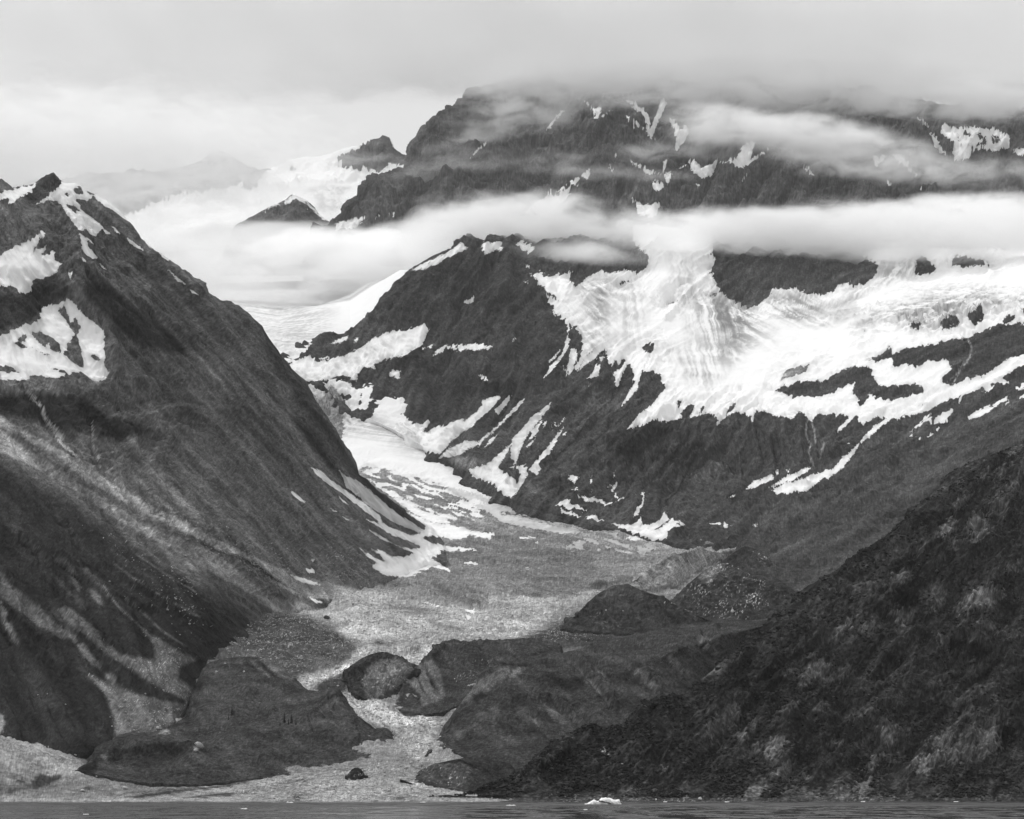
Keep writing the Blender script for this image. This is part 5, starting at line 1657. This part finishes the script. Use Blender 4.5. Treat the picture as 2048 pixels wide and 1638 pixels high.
def ico(sub=1):
    bm = bmesh.new()
    bmesh.ops.create_icosphere(bm, subdivisions=sub, radius=1)
    bm.verts.ensure_lookup_table()
    v = np.array([x.co[:] for x in bm.verts])
    f = np.array([[y.index for y in x.verts] for x in bm.faces])
    bm.free()
    return v, f


IV1, IF1 = ico(1)
IV2, IF2 = ico(2)


def rock_shape(rs, V, rough=.28, squash=.62):
    c = rs.normal(0, 1, (9, 3))
    c /= np.linalg.norm(c, axis=1, keepdims=True)
    cut = rs.uniform(.55, .95, 9)
    out_ = V.copy()
    for n_, d_ in zip(c, cut):       # planes knock the corners off
        k_ = out_ @ n_
        out_ -= np.maximum(k_ - d_, 0)[:, None] * n_
    out_ += rs.normal(0, rough * .12, out_.shape)
    return out_ * np.array([1.0, .8, squash])


RS = np.random.RandomState(5)
BOULDER_ME = []
for i in range(6):
    V = rock_shape(RS, IV2)
    ob = grid_mesh("boulder", V, IF2, M_PALE, smooth=False)
    BOULDER_ME.append(ob.data)
    bpy.data.objects.remove(ob)

G_HUMP = "boulders strewn on the dark hump below the pale gravel ridge"
G_BENCH = "boulders scattered over the grassy bench by the stream"
G_FAN = "boulders on the gravel flat by the sea"
G_STEEP = "boulders lying on the steep dark mountain foot"
BOULDERS = [
    (250, 1577, 15, "largest pale round boulder alone on the gravel flat by the sea", G_FAN),
    (165, 1582, 12, "flat pale boulder on the gravel flat, second to the big round one", G_FAN),
    (63, 1533, 6, "small pale boulder high on the gravel fan at the mountain foot", G_FAN),
    (41, 1500, 4, "small pale boulder on the upper gravel fan", G_FAN),
    (144, 1553, 7, "pale boulder at the mouth of the small gully", G_FAN),
    (193, 1553, 5, "small boulder just under the dark moraine hill's front", G_FAN),
    (151, 1510, 6, "pale boulder beside the small gully behind the gravel flat", G_FAN),
    (1465, 1224, 14, "big pale boulder alone at the foot of the boulder-strewn hump", G_HUMP),
    (1423, 1163, 10, "broad pale boulder near the top of the boulder-strewn hump", G_HUMP),
    (1275, 1174, 12, "long pale boulder beside the dark hump's crest", G_HUMP),
    (1278, 1164, 5, "small pale boulder just above the long one by the crest", G_HUMP),
    (1315, 1168, 8, "low pale boulder under the pale gravel ridge", G_HUMP),
    (1433, 1216, 6, "pale boulder a little uphill of the big lone one", G_HUMP),
    (1477, 1138, 4, "small boulder at the base of the dark moraine cone", G_HUMP),
    (1488, 1156, 6, "pale boulder on the rubble track behind the hump", G_HUMP),
    (1246, 1222, 4, "tiny white boulder in the middle of the smooth dark hump", G_HUMP),
    (1212, 1221, 5, "small white boulder low on the smooth dark hump", G_HUMP),
    (1209, 1504, 11, "jagged pale boulder in brush low on the dark slope", None),
    (1244, 1528, 6, "small pale boulder in brush beneath the jagged one", None),
    (1400, 1529, 5, "small lone boulder in brush above the middle of the beach", None),
    (1400, 1599, 14, "rounded pale boulder on the narrow beach under the dark slope", None),
    (1312, 1600, 8, "small pale boulder on the narrow beach near the iceberg", None),
    (397, 1491, 18, "broad pale boulder heap on the grassy moraine hill", G_BENCH),
    (391, 1501, 9, "smaller boulder touching the broad pale heap on the hill", G_BENCH),
    (331, 1465, 10, "pale boulder by the last snow scrap on the hill's rim", G_BENCH),
    (496, 1251, 6, "pale upright boulder at the foot of the steep mountain", G_BENCH),
    (455, 1298, 5, "small bright boulder on the far rim of the bench", G_BENCH),
    (525, 1272, 7, "pale boulder in the middle of the grassy bench", G_BENCH),
    (561, 1301, 6, "pale boulder just above the bare cut bank", G_BENCH),
    (497, 1289, 10, "flat pale boulder in the row above the cut bank", G_BENCH),
    (522, 1300, 9, "slanting pale boulder close to the cut bank's upper edge", G_BENCH),
    (581, 1255, 5, "small boulder on the upper edge of the bench", G_BENCH),
    (433, 1344, 7, "flat pale boulder on top of the moraine hill", G_BENCH),
    (488, 1344, 7, "pale boulder on the moraine hill beside the thin bare strip", G_BENCH),
    (450, 1327, 5, "small boulder near the hilltop's far rim", G_BENCH),
    (597, 1342, 4, "small boulder at the stream side of the cut bank", G_BENCH),
    (184, 1353, 5, "pale boulder at the upper end of the scree fan", G_STEEP),
    (131, 1409, 4, "small boulder in the dark brush left of the scree fan", G_STEEP),
    (76, 1390, 4, "small pale boulder in the dark brush of the mountain foot", G_STEEP),
    (95, 1388, 4, "small pale boulder, upper of two neighbours in dark brush", G_STEEP),
    (224, 1453, 5, "pale boulder on the edge between brush and scree fan", G_STEEP),
    (219, 1163, 5, "bright little boulder high on the gullied mountain foot", G_STEEP),
]
for i, (px_, py_, w_, lab, grp) in enumerate(BOULDERS):
    p = ground(px_, py_)
    if p is None:
        continue
    s_ = w_ * K * p[1] * .52
    o = bpy.data.objects.new("boulder", BOULDER_ME[i % 6])
    o.location = (p[0], p[1], p[2] + s_ * .15)
    o.scale = (s_, s_ * RS.uniform(.7, 1.1), s_ * RS.uniform(.85, 1.15))
    o.rotation_euler = (RS.uniform(-.25, .25), RS.uniform(-.25, .25), RS.uniform(0, 6))
    COL.objects.link(o)
    tag(o, lab, "boulder", grp)
p = ground(653, 1236)
o = grid_mesh("boulder", rock_shape(RS, IV2, squash=.7) * 5.5, IF2, M_DARKSTONE, smooth=False)
o.location = (p[0], p[1], p[2] + .8)
tag(o, "single dark boulder on the pale gravel fan above the stream", "boulder")


def stones(name, L, n, size, seed, mat):
    """loose stones lying where the ground is stony: one heap too many to count"""
    rs = np.random.RandomState(seed)
    w = (L.speck * (L.snow < .3) * (L.Z > .5)).astype(float)
    w *= (L.Y / 3000.0) ** 2          # even spread over the ground as the mesh rows thin out
    w = w.reshape(-1)
    w /= w.sum()
    i = rs.choice(w.size, n, p=w)
    C = L.P.reshape(-1, 3)[i]
    shp = [rock_shape(rs, IV1) for _ in range(8)]
    k = rs.randint(0, 8, n)
    s_ = size * np.exp(rs.normal(0, .45, n))
    a = rs.uniform(0, 6.28, n)
    S = np.array(shp)[k]
    ca, sa = np.cos(a)[:, None], np.sin(a)[:, None]
    V = np.stack([S[..., 0] * ca - S[..., 1] * sa, S[..., 0] * sa + S[..., 1] * ca, S[..., 2]], -1) * s_[:, None, None]
    V += C[:, None, :] + np.array([0, 0, .2]) * s_[:, None, None]
    F = (IF1[None] + (np.arange(n) * len(IV1))[:, None, None]).reshape(-1, 3)
    return tag(grid_mesh(name, V.reshape(-1, 3), F, mat, smooth=False), kind='stuff')


stones("gravel", VALLEY, 16000, .85, 3, M_STONE)
stones("rubble", PEAK, 1800, 1.1, 4, M_STONE)


def shrubs(name, L, n, size, seed, zone, tone):
    """scrub grown together over the slope: clumps of leaf-sized faces nobody could count"""
    rs = np.random.RandomState(seed)
    w = (zone(L) * (L.Z > 4)).astype(float).reshape(-1)
    w /= w.sum()
    i = rs.choice(w.size, n, p=w)
    C = L.P.reshape(-1, 3)[i]
    base = IV1 * np.array([1.0, 1.0, .62])
    s_ = size * np.exp(rs.normal(0, .4, n))
    V = base[None] * (1 + rs.normal(0, .22, (n, len(base), 1))) * s_[:, None, None]
    V += C[:, None, :] + np.array([0, 0, .25]) * s_[:, None, None]
    F = (IF1[None] + (np.arange(n) * len(IV1))[:, None, None]).reshape(-1, 3)
    tn = np.repeat(tone * np.exp(rs.normal(0, .35, n)), len(base))
    z_ = np.zeros(len(tn))
    return tag(grid_mesh(name, V.reshape(-1, 3), F, M_NEAR, {'tone': tn, 'snow': z_, 'snow_tone': z_, 'speck': z_}, smooth=False), kind='stuff')


shrubs("shrubbery", SLOPE, 20000, 1.35, 6, lambda L: (L.tone0 < .033) * np.clip(.5 + .9 * L.fb(45, 3, 81), 0, 1) ** 1.5, .034)
for HL, n_, k_ in HILLS:
    shrubs("shrubbery", HL, n_, 1.1, 60 + k_, lambda L: (L.tone < .08) * np.clip(.4 + .9 * L.fb(40, 3, 82), 0, 1) ** 2, .046)


# ------------------------------------------------------------------ icebergs
def berg(name, px, py, w, prof, depth, seed, label, dirt=None, group=None):
    """w: width in image pixels; prof: outline (position 0..1, height in pixels)"""
    p0 = at(px, py)
    u = K * p0[1]
    rs = np.random.RandomState(seed)
    nx, nr = 40, 18
    pr = np.array(prof)
    xs = np.linspace(0, 1, nx)
    hs = np.interp(xs, pr[:, 0], pr[:, 1])
    ends = np.sqrt(np.clip(np.minimum(xs, 1 - xs) / .12, 0.02, 1))
    V = []
    for i, x in enumerate(xs):
        for j in range(nr):
            a = 2 * math.pi * j / nr
            c_, s_ = math.cos(a), math.sin(a)
            y = depth * ends[i] * math.copysign(abs(c_) ** .8, c_)
            z = hs[i] * max(s_, 0) ** .75 if s_ > 0 else s_ * 1.6
            V.append(((x - .5) * w, y, z))
    V = np.array(V)
    nn = fbm(V[:, 0] / 5 + seed, V[:, 2] / 3 + V[:, 1] / 4, 4, seed)
    V[:, 1] += nn * depth * .22
    V[:, 2] += np.where(V[:, 2] > .3, nn * .10 * V[:, 2].max(), 0)
    V *= u
    Q = []
    for i in range(nx - 1):
        for j in range(nr):
            k = (j + 1) % nr
            Q.append((i * nr + j, (i + 1) * nr + j, (i + 1) * nr + k, i * nr + k))
    e = bpy.data.objects.new(name, None)
    e.location = p0.tolist()
    COL.objects.link(e)
    tag(e, label, "iceberg" if w > 20 else "ice floe", group)
    b = grid_mesh("ice_body", V, np.array(Q), M_ICE, smooth=False)
    b.parent = e
    if dirt:
        for (dx0, dx1, z0, z1) in dirt:     # a seam of frozen mud, a slab standing a little proud
            n = 14
            t_ = np.linspace(0, 1, n)
            xx = (dx0 + (dx1 - dx0) * t_ - .5) * w
            zc = z0 + (z1 - z0) * t_
            th = (.9 + .8 * np.sin(t_ * math.pi)) * (1 + .3 * rs.normal(0, 1, n))
            VV = []
            for a_, z_, h_ in zip(xx, zc, th):
                for dy, dz in ((-1.08, -h_), (-1.08, h_), (-.2, h_), (-.2, -h_)):
                    VV.append((a_, dy * depth, max(z_ + dz, -.4)))
            QQ = []
            for i in range(n - 1):
                for j in range(4):
                    k = (j + 1) % 4
                    QQ.append((i * 4 + j, (i + 1) * 4 + j, (i + 1) * 4 + k, i * 4 + k))
            QQ += [(0, 1, 2, 3), ((n - 1) * 4 + 3, (n - 1) * 4 + 2, (n - 1) * 4 + 1, (n - 1) * 4)]
            d = grid_mesh("mud_seam", np.array(VV) * u, np.array(QQ), M_DIRTICE, smooth=False)
            d.parent = e
    return e


berg("iceberg", 1206, 1608.5, 74, [(0, .5), (.08, 2), (.17, 5.5), (.25, 9.5), (.31, 8), (.35, 5.5), (.40, 9), (.47, 12.5), (.55, 13.5), (.66, 12.5), (.76, 10), (.86, 8), (.92, 9.5), (.95, 8), (.97, 3), (1, .8)], 9, 3,
     "big white arched iceberg with dark mud seams off the beach", [(.38, .62, 7.0, 3.2), (.55, .72, 4.0, 1.2)])
FLOES = [
    (1171, 1619.5, 8, 2.2, "small white ice floe in front of the big iceberg"),
    (1022, 1611, 20, 2.0, "long low grey ice floe off the mouth of the stream"),
    (1073, 1603, 8, 1.6, "little tilted ice floe by the dark headland's tip"),
    (488, 1618, 14, 2.2, "pale ice floe floating in front of the grassy moraine hill"),
    (172, 1629, 12, 2.0, "white ice floe nearest the viewer, alone in open water"),
    (580, 1605.5, 14, 2.4, "flat ice floe stranded by the gravel delta"),
    (846, 1605, 12, 1.6, "thin dark-edged ice floe before the delta's stony point"),
    (1330, 1604, 8, 1.6, "small blocky ice floe beside the narrow beach"),
    (1454, 1604, 10, 1.4, "low ice floe under the dark brushy slope"),
    (1655, 1602.5, 22, 2.4, "long white ice floe against the rocky shore"),
    (1726, 1603.5, 9, 1.4, "small ice floe just past the long one by the rocks"),
    (1912, 1603.5, 10, 1.4, "small ice floe beneath the big cracked outcrop"),
    (2012, 1602.5, 26, 2.8, "broken jagged ice floe farthest along the rocky shore"),
    (213, 1603, 22, 1.8, "flat white ice floe at the edge of the gravel flat"),
]
for i, (px_, py_, w_, h_, lab) in enumerate(FLOES):
    rs = np.random.RandomState(40 + i)
    prof = [(0, .3)] + [(x, h_ * rs.uniform(.35, 1.0)) for x in np.linspace(.12, .9, 7)] + [(1, .2)]
    berg("ice_floe", px_, py_, w_, prof, max(2.5, w_ * .22), 40 + i, lab, group="ice floes drifting along the shore")


# ------------------------------------------------------------------ spruces
def spruce(px, py, hpx, lab, seed):
    p = ground(px, py)
    if p is None:
        return
    h = hpx * K * p[1]
    rs = np.random.RandomState(seed)
    e = bpy.data.objects.new("spruce_tree", None)
    e.location = (p[0], p[1], p[2] - .3)
    COL.objects.link(e)
    tag(e, lab, "tree", "spruce trees on the moraine hill")
    V, Q = [], []
    for i, (z, r) in enumerate(((0, .022), (.5, .012), (1, .002))):
        for j in range(6):
            a = j * math.pi / 3
            V.append((r * h * math.cos(a), r * h * math.sin(a), z * h))
    for i in range(2):
        for j in range(6):
            k = (j + 1) % 6
            Q.append((i * 6 + j, i * 6 + k, (i + 1) * 6 + k, (i + 1) * 6 + j))
    tr = grid_mesh("trunk", np.array(V), np.array(Q), M_BARK)
    tr.parent = e
    V, Q = [], []
    lev = 15
    for i in range(lev):
        z = .08 + .90 * i / lev
        R = h * .19 * (1 - z) ** .8 + .08
        for j in range(8):
            if rs.rand() < .12:
                continue
            a = rs.uniform(0, 6.283)
            r = R * rs.uniform(.6, 1.25)
            wd = r * rs.uniform(.35, .6)
            dz = -r * rs.uniform(.25, .6)
            ca, sa = math.cos(a), math.sin(a)
            b = len(V)
            for (rr_, ww, zz) in ((0.02 * h, 0, 0.03 * h), (r * .55, wd * .5, dz * .35), (r, 0, dz), (r * .55, -wd * .5, dz * .35), (r * .5, 0, dz * .2 + .05 * h)):
                V.append((rr_ * ca - ww * sa, rr_ * sa + ww * ca, z * h + zz))
            Q += [(b, b + 1, b + 4), (b + 1, b + 2, b + 4), (b + 2, b + 3, b + 4), (b + 3, b, b + 4)]
    cr = grid_mesh("crown", np.array(V), np.array(Q), M_NEEDLE, smooth=False)
    cr.parent = e


spruce(464, 1431, 19, "lone dark spruce standing apart on the moraine hill", 1)
spruce(457, 1440, 11, "short young spruce at the lone spruce's side", 2)
spruce(569, 1446, 22, "tallest dark spruce of the clump on the moraine hill", 3)
spruce(583, 1447, 20, "dark pointed spruce facing the tallest one in the clump", 4)
spruce(577, 1449, 13, "small spruce squeezed between the two tall ones", 5)
spruce(592, 1450, 11, "low bushy spruce at the end of the clump", 6)
spruce(560, 1452, 9, "dwarf spruce at the start of the clump", 7)
spruce(1284, 1292, 9, "tiny lone spruce out on the broad moraine bench", 8)

# ------------------------------------------------------------------ clouds
mc = bpy.data.materials.new("cloud_vapour")
mc.use_nodes = True
t = mc.node_tree
for n in list(t.nodes):
    t.nodes.remove(n)
out = nd(t, 'ShaderNodeOutputMaterial')
vs = nd(t, 'ShaderNodeVolumePrincipled')
vs.inputs['Color'].default_value = (.972, .972, .972, 1)
vs.inputs['Anisotropy'].default_value = 0.2
t.links.new(vs.outputs[0], out.inputs['Volume'])
tcn = nd(t, 'ShaderNodeTexCoord')
geo = nd(t, 'ShaderNodeNewGeometry')
mpp = nd(t, 'ShaderNodeMapping')
mpp.inputs['Scale'].default_value = (.0034, .0034, .0105)
t.links.new(geo.outputs['Position'], mpp.inputs[0])
nz = nd(t, 'ShaderNodeTexNoise')
nz.inputs['Scale'].default_value = 1
nz.inputs['Detail'].default_value = 6
nz.inputs['Roughness'].default_value = .64
nz.inputs['Distortion'].default_value = .5
t.links.new(mpp.outputs[0], nz.inputs[0])
ln = nd(t, 'ShaderNodeVectorMath', operation='LENGTH')
t.links.new(tcn.outputs['Object'], ln.inputs[0])
oi = nd(t, 'ShaderNodeObjectInfo')
alb = nd(t, 'ShaderNodeCombineColor')
for i in range(3):
    t.links.new(oi.outputs['Alpha'], alb.inputs[i])
t.links.new(alb.outputs[0], vs.inputs['Color'])
sepc = nd(t, 'ShaderNodeSeparateColor')
t.links.new(oi.outputs['Color'], sepc.inputs[0])
# r = |p| pushed in and out by the noise; red = density, green = raggedness, blue = softness
rr = mth(t, 'ADD', ln.outputs['Value'], mth(t, 'MULTIPLY', mth(t, 'SUBTRACT', nz.outputs[0], .42), sepc.outputs[1]))
q = mth(t, 'DIVIDE', mth(t, 'SUBTRACT', 1.0, rr), sepc.outputs[2], clamp=True)
q = mth(t, 'MULTIPLY', mth(t, 'MULTIPLY', q, q), mth(t, 'SUBTRACT', 3.0, mth(t, 'MULTIPLY', q, 2.0)))
mp2 = nd(t, 'ShaderNodeMapping')
mp2.inputs['Scale'].default_value = (.0075, .006, .021)
t.links.new(geo.outputs['Position'], mp2.inputs[0])
nz2 = nd(t, 'ShaderNodeTexNoise')
nz2.inputs['Scale'].default_value = 1
nz2.inputs['Detail'].default_value = 4
nz2.inputs['Roughness'].default_value = .6
nz2.inputs['Distortion'].default_value = .8
t.links.new(mp2.outputs[0], nz2.inputs[0])
shred = mrange(t, nz2.outputs[0], .36, .62, .05, 1.6)
shred = mth(t, 'ADD', 1.0, mth(t, 'MULTIPLY', mth(t, 'SUBTRACT', shred, 1.0), mth(t, 'MULTIPLY', sepc.outputs[1], .75, clamp=True)))
t.links.new(mth(t, 'MULTIPLY', mth(t, 'MULTIPLY', q, mth(t, 'MULTIPLY', sepc.outputs[0], shred)), .01), vs.inputs['Density'])

bm_ = __import__('bmesh').new()
__import__('bmesh').ops.create_icosphere(bm_, subdivisions=3, radius=1.02)
cloud_me = bpy.data.meshes.new("cloud")
bm_.to_mesh(cloud_me)
bm_.free()
cloud_me.materials.append(mc)


def cloud(name, px, py, Y, rx, ry, rz, dens, rag=.8, soft=.6, tilt=0.0, label=None, albedo=None):
    o = bpy.data.objects.new(name, cloud_me)
    o.location = at(px, py, Y).tolist()
    o.scale = (rx * K * Y, ry, rz * K * Y)
    o.rotation_euler = (0, tilt, 0)
    o.color = (dens, rag, soft, albedo or {'cloud_bank': .955, 'cloud_ceiling': 1.0, 'cloud_deck': 1.0, 'mist_bank': .93}.get(name, .98))
    COL.objects.link(o)
    o['kind'] = 'stuff'
    if label:
        o['label'] = label
    return o


D = math.radians
# the long bank lying in front of the massif
cloud("cloud_bank", 1000, 458, 7900, 270, 300, 72, 1.3, 1.1, .45, D(-6), "white cloud bank wrapping the top of the domed mountain")
cloud("cloud_bank", 1400, 470, 7900, 540, 300, 52, 1.2, 1.0, .45, D(-2), "long flat white cloud bank across the foot of the massif")
cloud("cloud_bank", 1880, 458, 7850, 520, 300, 78, 1.3, 1.0, .45, D(-2), "thick white cloud bank over the snow basin")
# fog over the upper glacier
cloud("fog_bank", 600, 542, 9000, 450, 200, 122, .8, .7, .8, D(2), "bright fog bank filling the gap over the upper glacier")
cloud("fog_bank", 570, 476, 9600, 250, 150, 36, 2.6, .6, .5, D(1), "level fog sheet around the foot of the rocky knoll")
cloud("fog_bank", 645, 492, 8750, 190, 130, 46, 3.0, .7, .5, D(-4), "low fog lapping at the massif's lower corner")
cloud("fog_bank", 300, 535, 9400, 380, 220, 130, 1.0, .7, .8, 0, "pale fog bank behind the pointed summit")
cloud("fog_bank", 790, 505, 8700, 250, 190, 72, 1.6, .6, .6, D(-16), "white fog tongue climbing beside the domed mountain")
# mist over the far mountains
cloud("mist_bank", 160, 325, 11000, 700, 170, 210, 2.6, .9, .9, 0, "grey mist bank over the far peaks")
cloud("mist_bank", 560, 390, 11300, 320, 300, 110, .15, .7, .9, D(8), "thin mist in front of the far snow mountain")
# the cloud ceiling, and where it sags over the massif
cloud("cloud_ceiling", 1100, 10, 9900, 2700, 95, 226, 6.5, .5, .45, D(.7), "pale even cloud ceiling closing the sky over the mountains")
cloud("cloud_deck", 1600, 180, 9850, 640, 150, 60, 2.4, 1.1, .9, D(1), "grey cloud deck hiding the top of the massif")
cloud("cloud_deck", 1200, 185, 9950, 260, 140, 34, .6, 1.3, .9, D(-3), "torn cloud edge hanging over the massif summit")
cloud("cloud_deck", 1960, 205, 9800, 280, 140, 50, 2.6, 1.1, .8, D(2), "grey cloud edge resting on the massif's far shoulder")
cloud("cloud_wisp", 1040, 232, 9700, 200, 140, 52, .9, 1.2, .8, D(-4), "ragged veil of cloud below the massif summit")
cloud("cloud_wisp", 1590, 272, 9400, 350, 140, 58, 2.0, .8, .6, D(7), "long cloud tongue crossing the massif face")
cloud("cloud_wisp", 900, 330, 9500, 260, 180, 30, .3, 1.4, .8, D(-8), "thin cloud wisp on the left shoulder of the massif")
cloud("cloud_wisp", 1300, 306, 9400, 440, 160, 24, .3, 1.4, .8, D(-4), "thin level wisp across the massif")
cloud("cloud_wisp", 1830, 335, 9200, 430, 200, 40, .6, 1.3, .8, D(3), "loose wisps low on the right side of the massif")
cloud("cloud_wisp", 1000, 395, 9000, 330, 130, 16, .35, 1.5, .8, D(-2), "faint wisp just above the long cloud bank")
cloud("cloud_wisp", 1230, 345, 9200, 300, 140, 14, .25, 1.5, .8, D(2), "thin flat wisp over the massif's middle ledges")
cloud("cloud_wisp", 960, 270, 9900, 150, 130, 30, .4, 1.4, .8, D(-14), "wisp trailing down the massif's steep edge")
cloud("cloud_wisp", 1180, 500, 7500, 200, 120, 34, .7, 1.2, .8, D(2), "grey cloud shred under the bank at the dome's top")
cloud("cloud_wisp", 1140, 515, 7600, 150, 140, 26, .5, 1.2, .8, D(-3), "small wisp clinging to the domed mountain")

# ------------------------------------------------------------------ haze: the air of the inlet
mh = bpy.data.materials.new("hazy_air")
mh.use_nodes = True
t = mh.node_tree
for n in list(t.nodes):
    t.nodes.remove(n)
out = nd(t, 'ShaderNodeOutputMaterial')
vs = nd(t, 'ShaderNodeVolumePrincipled')
vs.inputs['Color'].default_value = (.95, .95, .95, 1)
vs.inputs['Density'].default_value = 6e-6
t.links.new(vs.outputs[0], out.inputs['Volume'])
bx = np.array([[sx * 9500, 6500 + sy * 8000, z] for z in (-150, 4200) for sx, sy in ((-1, -1), (1, -1), (1, 1), (-1, 1))], float)
hq = np.array([[3, 2, 1, 0], [4, 5, 6, 7], [0, 1, 5, 4], [1, 2, 6, 5], [2, 3, 7, 6], [3, 0, 4, 7]])
tag(grid_mesh("haze", bx, hq, mh, smooth=False), kind='stuff')
